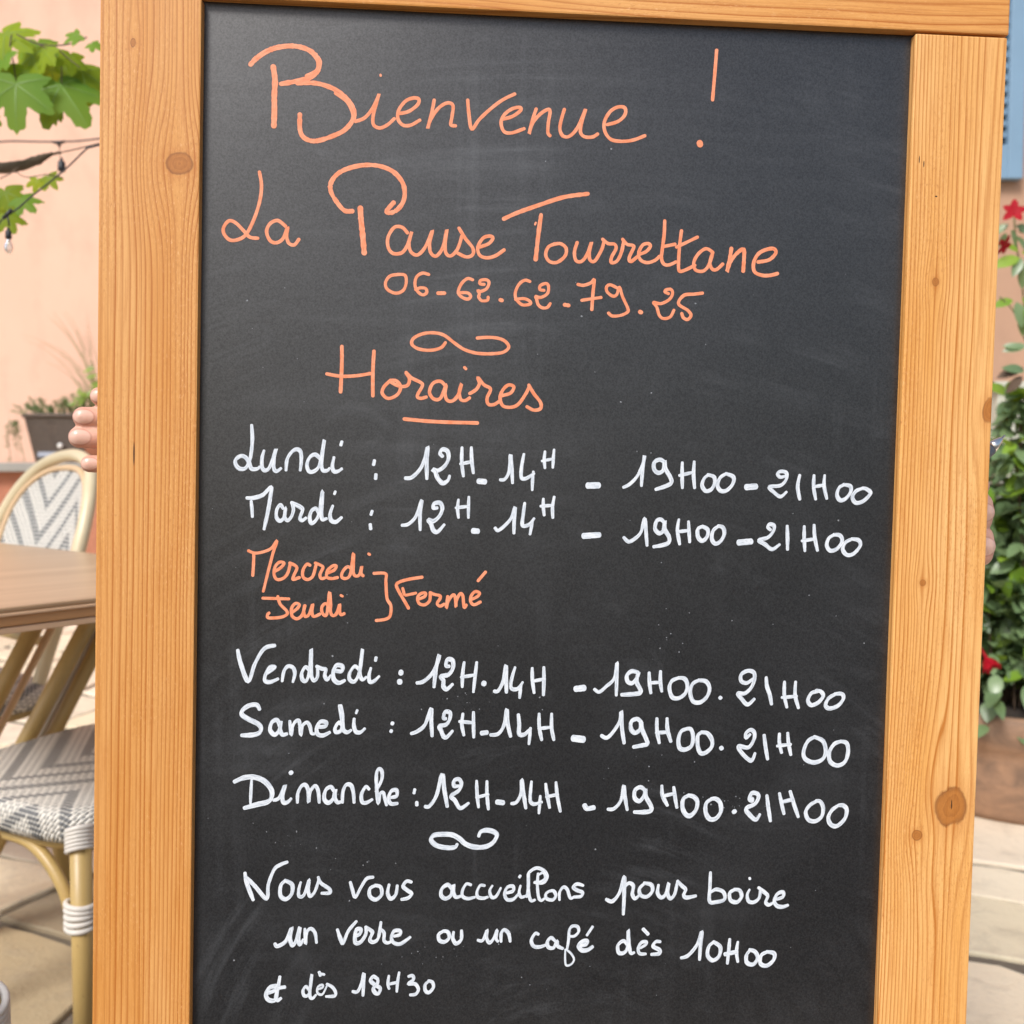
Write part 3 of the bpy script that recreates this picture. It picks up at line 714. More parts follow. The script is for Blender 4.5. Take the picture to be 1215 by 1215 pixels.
25;-1477,-5393 -1500,-5363 -1535,-5387 -1545,-5446 -1516,-5476 -1482,-5446 -1468,-5381 -1470,-5440 -1452,-5472 -1429,-5469
23;-1417,-5475 -1416,-5404 -1396,-5351 -1361,-5350 -1343,-5398 -1336,-5474
23;-1233,-5379 -1257,-5361 -1285,-5415 -1280,-5468 -1249,-5474 -1209,-5450
22;-1186,-5396 -1147,-5313 -1145,-5254 -1166,-5233 -1183,-5266 -1181,-5361 -1167,-5479 -1157,-5414 -1134,-5402 -1121,-5443 -1109,-5491
23;-1086,-5437 -1040,-5425 -1041,-5384 -1076,-5390 -1095,-5437 -1080,-5479 -1033,-5478
21;-913,-5377 -918,-5404
21;-897,-5468 -896,-5489
#
26;-838,-5499 -806,-5494 -759,-5417 -724,-5270 -704,-5384 -682,-5498
24;-604,-5351 -637,-5351 -638,-5313 -605,-5302 -586,-5334 -604,-5383 -657,-5422 -629,-5454 -590,-5509 -532,-5472
22;-479,-5312 -474,-5404 -461,-5502
22;-406,-5314 -404,-5404 -391,-5516
20;-479,-5432 -393,-5409
30;-332,-5463 -287,-5468
24;-229,-5474 -192,-5462 -161,-5396 -160,-5304 -144,-5402 -126,-5507
22;-90,-5314 -96,-5391 -94,-5456 -67,-5476 -13,-5461
21;-25,-5417 -32,-5543
22;11,-5330 24,-5412 43,-5502
22;84,-5318 95,-5411 120,-5529
21;19,-5423 100,-5406
#
29;292,-5481 310,-5506 360,-5498
23;459,-5510 504,-5505 552,-5445 569,-5340 581,-5424 599,-5514
26;724,-5373 689,-5349 650,-5374 651,-5429 687,-5449 720,-5403 724,-5363 731,-5418 768,-5483 769,-5518 719,-5529 649,-5529
24;843,-5337 850,-5408 887,-5480
24;929,-5347 941,-5422 956,-5495
23;850,-5413 940,-5392
27;1040,-5406 1001,-5432 996,-5492 1020,-5542 1055,-5552 1094,-5511 1102,-5451 1076,-5416 1035,-5406
27;1207,-5430 1168,-5461 1165,-5526 1196,-5576 1242,-5571 1275,-5520 1268,-5460 1237,-5430 1202,-5430
29;1371,-5519 1375,-5525
#
26;1501,-5423 1502,-5443 1481,-5428 1495,-5388 1530,-5388 1546,-5413 1522,-5463 1458,-5499 1485,-5544 1531,-5579 1560,-5539
25;1606,-5402 1619,-5488 1638,-5589
24;1697,-5386 1714,-5457 1735,-5536
24;1775,-5371 1806,-5466 1840,-5557
23;1709,-5452 1789,-5431
25;1973,-5440 1923,-5471 1894,-5521 1916,-5577 1968,-5587 2012,-5551 2020,-5490 1998,-5445 1967,-5440
26;2136,-5469 2087,-5505 2061,-5561 2081,-5611 2127,-5621 2181,-5570 2194,-5504 2167,-5472 2131,-5471
@W curled flourish under the Sunday hours
#
28;-606,-5766 -622,-5788 -676,-5793 -751,-5777 -790,-5739 -774,-5706 -721,-5697 -645,-5700 -591,-5727 -547,-5765 -482,-5787 -406,-5784 -353,-5754 -327,-5704 -349,-5677 -398,-5666 -441,-5677 -456,-5710
@W Nous vous accueillons pour boire
#
25;-2086,-5977 -2073,-6048 -2026,-6170
23;-2085,-6001 -2015,-6072 -1933,-6161 -1923,-6060 -1884,-5953 -1839,-5917 -1793,-5899
25;-1802,-6030 -1836,-6066 -1838,-6137 -1800,-6164 -1760,-6125 -1758,-6060 -1808,-6030
21;-1698,-6042 -1711,-6095 -1708,-6143 -1673,-6131 -1640,-6024 -1645,-6095 -1632,-6142 -1598,-6107 -1573,-6023
21;-1577,-6006 -1559,-6047 -1500,-6089 -1493,-6118 -1552,-6121
22;-1352,-6041 -1337,-6094 -1315,-6148 -1279,-6082 -1239,-6017 -1192,-6005
23;-1174,-6064 -1214,-6088 -1213,-6142 -1172,-6166 -1132,-6130 -1139,-6076 -1180,-6064
23;-1080,-6058 -1089,-6118 -1067,-6159 -1032,-6130 -1022,-6064
23;-923,-6040 -958,-6034 -981,-6070 -951,-6099 -921,-6123 -944,-6153 -991,-6165
#
24;-631,-6103 -664,-6059 -707,-6087 -711,-6136 -678,-6158 -641,-6130 -626,-6059 -625,-6114 -608,-6147 -576,-6141
20;-502,-6059 -535,-6053 -561,-6097 -560,-6141 -522,-6158 -473,-6147
20;-405,-6064 -437,-6064 -458,-6108 -451,-6146 -413,-6155 -381,-6146
20;-350,-6064 -368,-6102 -354,-6146 -322,-6141 -290,-6080
21;-257,-6119 -203,-6102 -204,-6069 -242,-6075 -262,-6119 -245,-6163 -202,-6163 -164,-6124
19;-150,-6063 -159,-6113 -142,-6146 -104,-6135
22;-153,-5992 -160,-6003
20;-104,-6146 -93,-6069 -96,-6014 -92,-5970 -38,-5936 17,-5958 39,-6002 13,-6041 -52,-6041
20;-92,-5981 -95,-6069 -84,-6146 -69,-6173 -44,-6166
20;-27,-5975 -30,-6058 -19,-6146 0,-6170 22,-6157
16;-32,-5991 11,-5969 23,-6008 -9,-6035 -47,-6036
20;58,-6101 32,-6124 38,-6157 82,-6166 103,-6135 86,-6101 53,-6105
20;131,-6168 130,-6112 156,-6074 184,-6090 207,-6151 234,-6145
21;298,-6062 254,-6051 227,-6074 255,-6096 294,-6112 283,-6140 234,-6145
#
24;466,-6162 512,-6175 562,-6109 591,-5998 594,-6109 592,-6271
23;587,-6083 625,-6044 658,-6063 653,-6122 673,-6155 705,-6129
23;742,-6043 704,-6083 712,-6129 758,-6142 796,-6102 788,-6056 735,-6043
23;840,-6056 835,-6115 862,-6148 894,-6122 914,-6043 907,-6115 928,-6155 959,-6122 976,-6036
23;976,-6027 1010,-6063 1037,-6089 1025,-6128 1045,-6148 1114,-6135
23;1214,-5963 1213,-6069 1214,-6174 1262,-6180 1321,-6161 1313,-6108 1260,-6088 1221,-6108
24;1397,-6088 1359,-6114 1367,-6167 1414,-6180 1445,-6141 1431,-6095 1391,-6088
21;1503,-6088 1487,-6127 1499,-6174 1539,-6180 1575,-6147 1582,-6081
16;1500,-6003 1503,-6013
23;1568,-6074 1602,-6101 1636,-6134 1624,-6180 1645,-6200 1677,-6186
23;1703,-6160 1749,-6140 1747,-6107 1708,-6120 1686,-6167 1705,-6206 1745,-6215 1788,-6202
@W un verre ou un café dès 10H00
#
26;-1871,-6482 -1853,-6500 -1796,-6464 -1757,-6369 -1767,-6440 -1749,-6494 -1720,-6452 -1699,-6363 -1709,-6440 -1697,-6488 -1674,-6452
21;-1664,-6375 -1658,-6488 -1652,-6405 -1623,-6375 -1593,-6405 -1581,-6476
23;-1437,-6381 -1412,-6452 -1394,-6476 -1361,-6393 -1304,-6321
25;-1307,-6429 -1279,-6411 -1273,-6381 -1302,-6381 -1313,-6429 -1307,-6476 -1272,-6470 -1238,-6417 -1236,-6369
23;-1239,-6363 -1203,-6387 -1191,-6405 -1208,-6453 -1184,-6471 -1149,-6441 -1132,-6327
21;-1139,-6375 -1109,-6405 -1108,-6459 -1084,-6477 -1055,-6465
22;-1038,-6429 -997,-6417 -998,-6390 -1039,-6393 -1056,-6441 -1037,-6477 -990,-6483 -923,-6435
#
23;-688,-6392 -723,-6416 -717,-6458 -681,-6470 -649,-6440 -659,-6398 -694,-6392
23;-618,-6398 -622,-6446 -598,-6482 -563,-6452 -562,-6388
21;-445,-6458 -409,-6458 -381,-6386 -383,-6440 -362,-6476 -333,-6446 -310,-6386 -315,-6446 -300,-6468
22;-279,-6470 -280,-6410 -257,-6384 -227,-6410 -214,-6468
22;-13,-6416 -37,-6410 -63,-6459 -46,-6501 -4,-6507 37,-6495
22;108,-6465 77,-6441 52,-6471 61,-6509 97,-6513 120,-6465 127,-6501 163,-6519
19;193,-6531 203,-6459 207,-6386 230,-6356 266,-6362 273,-6398 244,-6429 208,-6429
13;181,-6525 187,-6634 226,-6634 246,-6598 224,-6556 187,-6525
26;282,-6501 329,-6489 335,-6465 299,-6471 276,-6501 301,-6532 343,-6529 378,-6505
20;374,-6360 334,-6423
#
23;624,-6490 598,-6464 560,-6496 567,-6549 607,-6549 631,-6503 631,-6385 637,-6464 652,-6549 678,-6549
21;723,-6516 761,-6490 761,-6470 728,-6477 707,-6516 718,-6556 763,-6559
23;865,-6470 833,-6470 814,-6503 860,-6530 861,-6556 803,-6563
21;739,-6378 775,-6415
24;1019,-6589 1071,-6570 1134,-6490 1164,-6398 1157,-6504 1154,-6603
25;1259,-6471 1220,-6504 1212,-6570 1250,-6607 1295,-6577 1302,-6510 1252,-6471
23;1370,-6451 1364,-6544 1358,-6631
23;1430,-6471 1422,-6544 1434,-6618
25;1338,-6563 1425,-6544
25;1524,-6530 1496,-6570 1501,-6623 1547,-6637 1579,-6590 1557,-6544 1517,-6530
25;1650,-6544 1605,-6570 1600,-6630 1647,-6647 1696,-6604 1697,-6557 1643,-6544
@W et dès 18H30
#
26;-1916,-6837 -1859,-6813 -1853,-6789 -1900,-6795 -1928,-6843 -1910,-6885 -1863,-6885 -1847,-6819
25;-1833,-6718 -1847,-6807 -1858,-6861 -1846,-6889 -1823,-6873
21;-1853,-6801 -1797,-6793
20;-1626,-6820 -1650,-6790 -1670,-6820 -1660,-6856 -1626,-6838 -1610,-6700 -1621,-6796 -1620,-6862 -1602,-6874 -1579,-6850
14;-1574,-6814 -1533,-6796 -1539,-6778 -1568,-6796 -1567,-6838 -1532,-6844 -1499,-6773
19;-1504,-6772 -1463,-6797 -1442,-6833 -1450,-6859 -1509,-6862
18;-1559,-6686 -1551,-6712
15;-1552,-6698 -1523,-6704
22;-1322,-6827 -1287,-6827 -1259,-6761 -1245,-6695 -1247,-6785 -1249,-6857
23;-1148,-6738 -1178,-6719 -1197,-6749 -1165,-6780 -1129,-6804 -1140,-6840 -1164,-6836 -1176,-6804 -1148,-6768 -1148,-6732
20;-1069,-6714 -1075,-6774 -1065,-6808
21;-997,-6690 -1007,-6762 -1011,-6829
18;-1065,-6774 -1007,-6762
21;-931,-6720 -902,-6714 -896,-6744 -930,-6772 -883,-6774 -859,-6811 -876,-6847 -917,-6853
22;-783,-6751 -812,-6781 -808,-6823 -782,-6835 -753,-6799 -760,-6763 -789,-6751"""
def build_text():
    lines = []; curl = None
    for ln in TEXT.split('\n'):
        if ln.startswith('@'): curl = [ln[1], ln[3:], []]; lines.append(curl)
        elif ln == '#':
            if curl[2]: curl = [curl[0], curl[1], []]; lines.append(curl)
        elif ln: curl[2].append(ln)
    k = 0
    for colr, words, strokes in lines:
        bm = bmesh.new(); uvl = bm.loops.layers.uv.new('UVMap')
        for s in strokes:
            w, pts = s.split(';'); w = float(w) * 1e-4
            P = [Vector((float(q.split(',')[0]) * 1e-4, 0, float(q.split(',')[1]) * 1e-4)) for q in pts.split()]
            S = spline(P, 7) if len(P) > 2 else [P[0].lerp(P[1], i / 10) for i in range(11)]
            # drop duplicates
            Q = [S[0]]
            for p in S[1:]:
                if (p - Q[-1]).length > 0.00025: Q.append(p)
            if len(Q) < 2: Q.append(Q[0] + Vector((0.0003, 0, -0.0002)))
            n = len(Q); k += 1; off = 0.00006 + 0.000016 * (k % 6)
            L = sum((Q[i + 1] - Q[i]).length for i in range(n - 1)); acc = 0
            Lr = []; top_l = []; top_r = []; bl = []; br = []
            def hgt(f): return REC - off - 0.00007 * f
            dirs = []
            for i in range(n):
                d = (Q[min(i + 1, n - 1)] - Q[max(i - 1, 0)])
                dirs.append(d.normalized() if d.length > 1e-7 else (dirs[-1] if dirs else Vector((1, 0, 0))))
            def width(i, acc):
                f = 1.0; d = dirs[i]
                if colr == 'W':
                    ph = math.atan2(d.z, d.x)
                    f = 0.86 + 0.34 * abs(math.sin(ph - R(62)))
                    e = min(acc, L - acc) / max(w, 1e-5)
                    if L > 4 * w: f *= 0.78 + 0.22 * min(1.0, e / 2.2)
                j = mnoise.noise((Q[i].x * 260, Q[i].z * 260, 5)) * 0.10 + mnoise.noise((Q[i].x * 900, Q[i].z * 900, 8)) * 0.07
                if colr == 'O' and w > .0026: j += mnoise.noise((Q[i].x * 1500, Q[i].z * 1500, 2)) * .22
                return w * 0.5 * f * (1 + j) * (1.02 if colr == 'O' else 1.06)
            arcs = {}
            for i in range(n):
                if i: acc += (Q[i] - Q[i - 1]).length
                nrm = Vector((-dirs[i].z, 0, dirs[i].x)); hw = width(i, acc); f = acc / max(L, 1e-6)
                y = hgt(f)
                a = bm.verts.new((Q[i].x + nrm.x * hw, y + 0.00001, Q[i].z + nrm.z * hw))
                c = bm.verts.new((Q[i].x, y, Q[i].z))
                b = bm.verts.new((Q[i].x - nrm.x * hw, y + 0.00001, Q[i].z - nrm.z * hw))
                a2 = bm.verts.new((Q[i].x + nrm.x * hw * 1.03, REC + 0.0002, Q[i].z + nrm.z * hw * 1.03))
                b2 = bm.verts.new((Q[i].x - nrm.x * hw * 1.03, REC + 0.0002, Q[i].z - nrm.z * hw * 1.03))
                Lr.append((a2, a, c, b, b2)); arcs[id(Lr[-1])] = acc
            for A, B in zip(Lr, Lr[1:]):
                for q in range(4):
                    try:
                        fc = bm.faces.new((A[q], A[q + 1], B[q + 1], B[q]))
                        for lp, w_ in zip(fc.loops, ((A, q), (A, q + 1), (B, q + 1), (B, q))): lp[uvl].uv = (arcs[id(w_[0])] + k * .37, (w_[1] - 2) * .5 + k)
                    except ValueError: pass
            for end, i, sg in ((Lr[0], 0, -1), (Lr[-1], n - 1, 1)):
                d = dirs[i] * sg; hw = (end[1].co - end[3].co).length / 2; cpt = end[2]
                sq = 0.72 if colr == 'W' else 1.0
                nv = (end[1].co - end[3].co); nv.y = 0; nv.normalize()
                arc = [end[1]]; arc0 = [end[0]]
                for q in range(1, 6):
                    th = math.pi * q / 6
                    off_ = nv * (math.cos(th) * hw) + d * (math.sin(th) * hw * sq)
                    arc.append(bm.verts.new((Q[i].x + off_.x, end[1].co.y, Q[i].z + off_.z)))
                    arc0.append(bm.verts.new((Q[i].x + off_.x * 1.03, REC + 0.0002, Q[i].z + off_.z * 1.03)))
                arc.append(end[3]); arc0.append(end[4])
                for q in range(6):
                    try:
                        bm.faces.new((cpt, arc[q], arc[q + 1])); bm.faces.new((arc[q], arc0[q], arc0[q + 1], arc[q + 1]))
                    except ValueError: pass
        bmesh.ops.recalc_face_normals(bm, faces=bm.faces[:])
        o = obj('handwriting', bm, M['orange_paint' if colr == 'O' else 'white_paint'], board)
        o['label'] = ('orange ' if colr == 'O' else 'white ') + ('curled flourish' if words.startswith('curled') else 'handwriting in the line ' + words)
build_text()
# dots and splashes of dried chalk ink
bm = bmesh.new(); rnd = random.Random(5)
def speck(x, z, r):
    n = 7; ph = rnd.random() * 6
    c_ = bm.verts.new((x, REC - 0.00025, z)); ring = []
    for k in range(n):
        rr = r * rnd.uniform(.6, 1.2); a = ph + 2 * math.pi * k / n
        ring.append(bm.verts.new((x + rr * math.cos(a), REC - 0.0001, z + rr * math.sin(a))))
    for k in range(n): bm.faces.new((c_, ring[k], ring[(k + 1) % n]))
for i in range(70):
    zz = -abs(rnd.gauss(0.42, 0.2)); xx = rnd.uniform(-.235, .235)
    if -0.7 < zz < -0.01: speck(xx, zz, rnd.choice((.0003, .0004, .0005, .0007)))
for (cx_, cz_, n_, sp) in ((-0.06, -0.475, 16, .012), (-0.175, -0.572, 10, .010), (-0.135, -0.60, 9, .02), (0.14, -0.545, 14, .012), (0.08, -0.52, 10, .02), (-0.085, -0.655, 14, .014), (0.02, -0.66, 10, .03), (0.09, -0.43, 9, .015)):
    for i in range(n_): speck(cx_ + rnd.gauss(0, sp), cz_ + rnd.gauss(0, sp * .5), rnd.uniform(.0002, .0006))
bmesh.ops.recalc_face_normals(bm, faces=bm.faces[:])
M['speck'] = plain('dried_ink', (0.22, 0.23, 0.24), 0.8, var=.5, nscale=300)
tag(obj('chalk_specks', bm, M['speck'], board), kind='stuff')

# ================================================================== table
M['rattan'] = None
t = NT('bamboo_tube'); c = t.coord('Object')
n = t.noise(t.scale(c, (40, 40, 9)), 1.0, 4, 0.6); n2 = t.noise(c, 160, 2)
k = t.mix(n, (0.40, 0.265, 0.088), (0.56, 0.40, 0.16)); k = t.mix(t.math('MULTIPLY', t.math('SUBTRACT', n2, 0.66), 4.0, clamp=True), k, (0.22, 0.12, 0.04))
t.base(k).rough(0.38); M['bamboo'] = t.m
t = NT('cane_cream'); c = t.coord('Object'); n = t.noise(c, 25, 3)
t.base(t.mix(n, (0.60, 0.50, 0.31), (0.70, 0.60, 0.40))).rough(0.35); M['cream'] = t.m
M['tan'] = plain('cane_tan', (0.66, 0.46, 0.27), 0.4)
M['white_cord'] = plain('white_cord', (0.66, 0.62, 0.56), 0.5)
M['pale_metal'] = plain('pale_strip', (0.50, 0.47, 0.42), 0.45)
t = NT('table_laminate'); c = t.coord('Object')
n = t.noise(t.scale(c, (1.6, 26, 26)), 1.0, 5, 0.6, 0.3); n2 = t.noise(t.scale(c, (5, 160, 160)), 1.0, 3)
k = t.mix(t.ramp(n, [(0.3, (0, 0, 0)), (0.7, (1, 1, 1))]), (0.38, 0.240, 0.130), (0.57, 0.400, 0.245)); k = t.mix(t.math('MULTIPLY', n2, 0.3), k, (0.30, 0.19, 0.11))
t.base(k).rough(0.32); M['laminate'] = t.m
t = NT('table_edge'); c = t.coord('Object'); n = t.noise(t.scale(c, (6, 6, 120)), 1.0, 4)
t.base(t.mix(n, (0.48, 0.235, 0.095), (0.66, 0.37, 0.17))).rough(0.4); M['table_edge'] = t.m
M['table_lip'] = plain('table_lip', (0.78, 0.52, 0.32), 0.4)
C0 = Vector((-0.341, 1.467, 0)); ax = Vector((-0.63, -0.777, 0)).normalized(); bx_ = Vector((-0.777, 0.63, 0)).normalized()
ctr = C0 + ax * 0.25 + bx_ * 0.52
tb = empty('table', (ctr.x, ctr.y, 0), math.atan2(ax.y, ax.x))
tag(tb, 'wooden topped cafe table between the woven chairs', 'table')
def plate(bm, h, z0, z1, bev, mat=0): box(bm, (0, 0, (z0 + z1) / 2), (2 * h - .22, 2 * h + .32, z1 - z0), bev, mat)
bm = bmesh.new(); plate(bm, 0.3605, 0.7445, 0.7515, 0.0025); tt = obj('tabletop', bm, M['laminate'], tb)
bm = bmesh.new(); plate(bm, 0.3620, 0.7405, 0.7443, 0.001); obj('lip', bm, M['table_lip'], tt)
bm = bmesh.new(); plate(bm, 0.3595, 0.7278, 0.7403, 0.001); obj('edge_band', bm, M['table_edge'], tt)
bm = bmesh.new(); plate(bm, 0.3585, 0.7185, 0.7268, 0.0015); obj('lower_band', bm, M['table_lip'], tt)
inv = Matrix.Translation((ctr.x, ctr.y, 0)) @ Matrix.Rotation(math.atan2(ax.y, ax.x), 4, 'Z')
inv = inv.inverted()
def slant(pa, pb, d, r, mat, name):
    A = at(*pa, d); B = at(*pb, d); dr = (B - A).normalized()
    top = A + dr * ((0.718 - A.z) / dr.z); bot = A + dr * ((0.0 - A.z) / dr.z)
    bm = bmesh.new(); tube(bm, [inv @ bot, inv @ top], r, 16); return obj(name, bm, mat, tb)
slant((36, 869), (104, 741), 1.74, 0.0155, M['bamboo'], 'leg')
slant((66, 866), (124, 752), 1.78, 0.0135, M['bamboo'], 'leg')
slant((51, 867), (116, 745), 1.79, 0.0075, M['pale_metal'], 'leg_strip')
slant((-16, 852), (48, 730), 1.80, 0.0165, M['bamboo'], 'leg')
slant((3, 858), (66, 735), 1.84, 0.0075, M['tan'], 'leg_strip')

# ================================================================== woven chairs
t = NT('woven_cord'); uv = t.new('ShaderNodeUVMap').outputs[0]; U, V, _ = t.sep(uv)
cell = 1 / 0.0080
uu = t.math('MULTIPLY', U, cell); vv = t.math('MULTIPLY', V, cell * 0.92)
iu, iv = t.math('FLOOR', uu), t.math('FLOOR', vv); fu, fv = t.math('FRACT', uu), t.math('FRACT', vv)
tri = t.math('PINGPONG', iu, 19.0)
ch = t.math('MODULO', t.math('ADD', t.math('ADD', iv, t.math('MULTIPLY', tri, 1.0)), 400.0), 9.0)
grey = t.math('LESS_THAN', ch, 2.5)
alt = t.math('MODULO', t.math('ADD', t.math('ADD', iu, t.math('MULTIPLY', iv, 1.0)), 400.0), 2.0)
gap_u = t.math('GREATER_THAN', t.math('ABSOLUTE', t.math('SUBTRACT', fu, 0.5)), 0.20)
gap_v = t.math('LESS_THAN', t.math('ABSOLUTE', t.math('SUBTRACT', fv, 0.5)), 0.36)
hole = t.math('MULTIPLY', t.math('MULTIPLY', t.math('GREATER_THAN', alt, 0.5), gap_u), gap_v)
seam = t.math('GREATER_THAN', t.math('ABSOLUTE', t.math('SUBTRACT', fu, 0.5)), 0.45)
wn_ = t.noise(t.coord(), 120, 3)
white = t.mix(wn_, (0.66, 0.63, 0.56), (0.77, 0.74, 0.67)); gr = t.mix(wn_, (0.125, 0.13, 0.132), (0.21, 0.215, 0.215))
k = t.mix(hole, white, (0.10, 0.105, 0.11))
dash = t.math('LESS_THAN', t.math('ABSOLUTE', t.math('SUBTRACT', fv, 0.5)), 0.40)
k = t.mix(t.math('MULTIPLY', grey, dash), k, gr)
k = t.mix(t.math('MULTIPLY', seam, 0.45), k, (0.12, 0.115, 0.105))
t.base(k).rough(0.5)
hh = t.math('ADD', t.math('SINE', t.math('MULTIPLY', fu, math.pi)), t.math('MULTIPLY', t.math('SINE', t.math('MULTIPLY', fv, math.pi)), 0.4))
t.bump(hh, 0.6, 0.003); M['weave'] = t.m

def cutoff(a, n): return math.copysign(abs(a) ** n, a)
def make_chair(name='woven_chair', H=0.95, W=0.43):
    root = empty(name)
    # seat: rounded square pad wrapped with cord
    hw, hd, z1, th = 0.215, 0.21, 0.463, 0.052
    bm = bmesh.new(); uvl = bm.loops.layers.uv.new('UVMap'); n = 72; rings = []; prof = []
    for f, z, dr in ((0.0, z1 - .004, 0), (0.5, z1 - .002, 0), (0.93, z1, 0), (0.985, z1 - .006, .008), (1.0, z1 - .018, .020), (1.0, z1 - th + .012, .048), (0.975, z1 - th, .062), (0.5, z1 - th, .16)):
        ring = []
        for k in range(n):
            a = 2 * math.pi * k / n
            x = hw * f * cutoff(math.cos(a), 0.34); y = hd * f * cutoff(math.sin(a), 0.34)
            s = 1 + dr / max(0.05, math.hypot(x, y))
            ring.append((bm.verts.new((x, y, z)), (x * s + 0.5, y * s + 0.5)))
        rings.append(ring)
    for A, B in zip(rings, rings[1:]):
        for k in range(n):
            q = (A[k], A[(k + 1) % n], B[(k + 1) % n], B[k])
            try: fc = bm.faces.new([v for v, _ in q])
            except ValueError: continue
            fc.smooth = True
            for lp, (_, w) in zip(fc.loops, q): lp[uvl].uv = w
    bmesh.ops.recalc_face_normals(bm, faces=bm.faces[:])
    obj('seat', bm, M['weave'], root)
    bm = bmesh.new()
    loop = [Vector((0.185 * cutoff(math.cos(a), .34), 0.18 * cutoff(math.sin(a), .34), z1 - th - 0.010)) for a in [2 * math.pi * k / 48 for k in range(48)]]
    tube(bm, loop, 0.011, 10, closed=True); obj('seat_frame', bm, M['bamboo'], root)
    for sx in (-1, 1):
        bm = bmesh.new(); tube(bm, [Vector((sx * .192, -.186, .0)), Vector((sx * .190, -.184, .43))], 0.0155, 18)
        leg = obj('leg', bm, M['bamboo'], root)
        bm = bmesh.new()
        for k in range(5):
            zz = 0.283 + k * 0.0085
            ring = [Vector((sx * .190 - sx * 0.004 + .0215 * math.cos(a), -.184 + .0180 * math.sin(a), zz + .002 * math.sin(a + k))) for a in [2 * math.pi * q / 20 for q in range(20)]]
            tube(bm, ring, 0.0044, 8, closed=True)
        obj('cord_binding', bm, M['white_cord'], leg)
        bm = bmesh.new()
        for k in range(6):
            zz = 0.402 + k * 0.006
            ring = [Vector((sx * .190 + .0185 * math.cos(a), -.184 + .0185 * math.sin(a), zz + .010 * math.cos(a + .6))) for a in [2 * math.pi * q / 20 for q in range(20)]]
            tube(bm, ring, 0.0042, 8, closed=True)
        obj('cord_binding', bm, M['white_cord'], leg)
        bm = bmesh.new()
        tube(bm, spline([(sx * .02, -.182, .396), (sx * .075, -.183, .392), (sx * .120, -.184, .368), (sx * .155, -.184, .326), (sx * .1715, -.184, .272)], 8), 0.0095, 12)
        obj('brace', bm, M['bamboo'], root)
        bm = bmesh.new(); tube(bm, [Vector((sx * .185, .225, 0)), Vector((sx * .178, .195, .25)), Vector((sx * .176, .19, .42))], 0.0155, 18)
        rl = obj('leg', bm, M['bamboo'], root)
        bm = bmesh.new(); tube(bm, [Vector((sx * .1852, .2255, 0)), Vector((sx * .1846, .2231, .016))], 0.0172, 18); obj('foot_cap', bm, M['dark_slot'], rl)
    # balloon back
    def bp(x, z):  # point on the reclined back plane
        return Vector((x, 0.195 + (z - 0.43) * 0.30 + 0.03 * (x / .2) ** 2 * -1, z))
    hw = W / 2
    outl = [(-.172, .43), (-.182, .52), (-hw * .96, .62), (-hw, .70), (-hw * .96, .79), (-hw * .80, .87), (-hw * .5, H - .022), (0, H), (hw * .5, H - .022), (hw * .80, .87), (hw * .96, .79), (hw, .70), (hw * .96, .62), (.182, .52), (.172, .43)]
    bm = bmesh.new(); tube(bm, spline([bp(*q) for q in outl], 6), 0.0145, 14); obj('back_frame', bm, M['cream'], root)
    inn = []
    for k in range(40):
        a = 2 * math.pi * k / 40
        inn.append((hw * 0.86 * cutoff(math.cos(a), .8), (H + .545) / 2 - .008 + ((H - .545) / 2 - .022) * cutoff(math.sin(a), .8)))
    bm = bmesh.new(); tube(bm, [bp(*q) + Vector((0, -.004, 0)) for q in inn], 0.0075, 10, closed=True); obj('inner_rim', bm, M['tan'], root)
    bm = bmesh.new(); uvl = bm.loops.layers.uv.new('UVMap'); cz = (H + .545) / 2 - .008
    for side, dy in ((1, -.005), (-1, .005)):
        cv = None; prev = None
        grid = []
        for f in (0.0, .34, .67, 1.0):
            grid.append([(q[0] * f, cz + (q[1] - cz) * f) for q in inn])
        V_ = [[bm.verts.new(bp(*q) + Vector((0, dy, 0))) for q in ring] for ring in grid]
        for r_ in range(3):
            for k in range(40):
                idx = [(r_, k), (r_, (k + 1) % 40), (r_ + 1, (k + 1) % 40), (r_ + 1, k)]
                if side < 0: idx.reverse()
                if r_ == 0: idx = [i for i in idx if not (i[0] == 0 and i[1] != k)]
                fc = bm.faces.new([V_[a][b] for a, b in idx])
                for lp, (a, b) in zip(fc.loops, idx): lp[uvl].uv = (grid[a][b][0] + .503, grid[a][b][1])
    obj('back_panel', bm, M['weave'], root)
    for (xx, z0, z1_) in ((0.0, .42, .56),):
        bm = bmesh.new(); tube(bm, [bp(-.17, .545), bp(-.08, .535), bp(.08, .535), bp(.17, .545)], 0.011, 10); obj('back_rail', bm, M['bamboo'], root)
    return root
def copy_tree(o, parent=None):
    c_ = o.copy(); col.objects.link(c_); c_.parent = parent
    for ch in list(o.children): copy_tree(ch, c_)
    return c_
near = make_chair()
def place(o, corner_local, world, facing):
    rz = math.atan2(facing[1], facing[0]) + math.pi / 2
    v = Matrix.Rotation(rz, 3, 'Z') @ Vector((*corner_local, 0))
    o.rotation_euler = (0, 0, rz); o.location = (world[0] - v.x, world[1] - v.y, 0)
# facing -e2, the corner at its front right (seen from the chair: local +x is its left)
near.scale = (.95, .95, .94)
place(near, (0.185, -0.18), (-0.612, 1.315), (-0.44, -0.90))
tag(near, 'woven grey and white rattan chair nearest the sign, its seat in front of the table', 'chair', 'woven bistro chairs')
third = copy_tree(near); third.scale = (1, 1, .95)
place(third, (-0.20, -0.19), (-0.494, 0.885), (0.25, 0.97))
tag(third, 'woven chair in the bottom left corner, only the edge of its seat showing', 'chair', 'woven bistro chairs')
far = copy_tree(near)
far.scale = (1, 1, 1)
place(far, (0.0, 0.20), (-1.138, 2.13), (-0.62, -0.78))
tag(far, 'woven chair behind the table with its round grey chevron back showing', 'chair', 'woven bistro chairs')

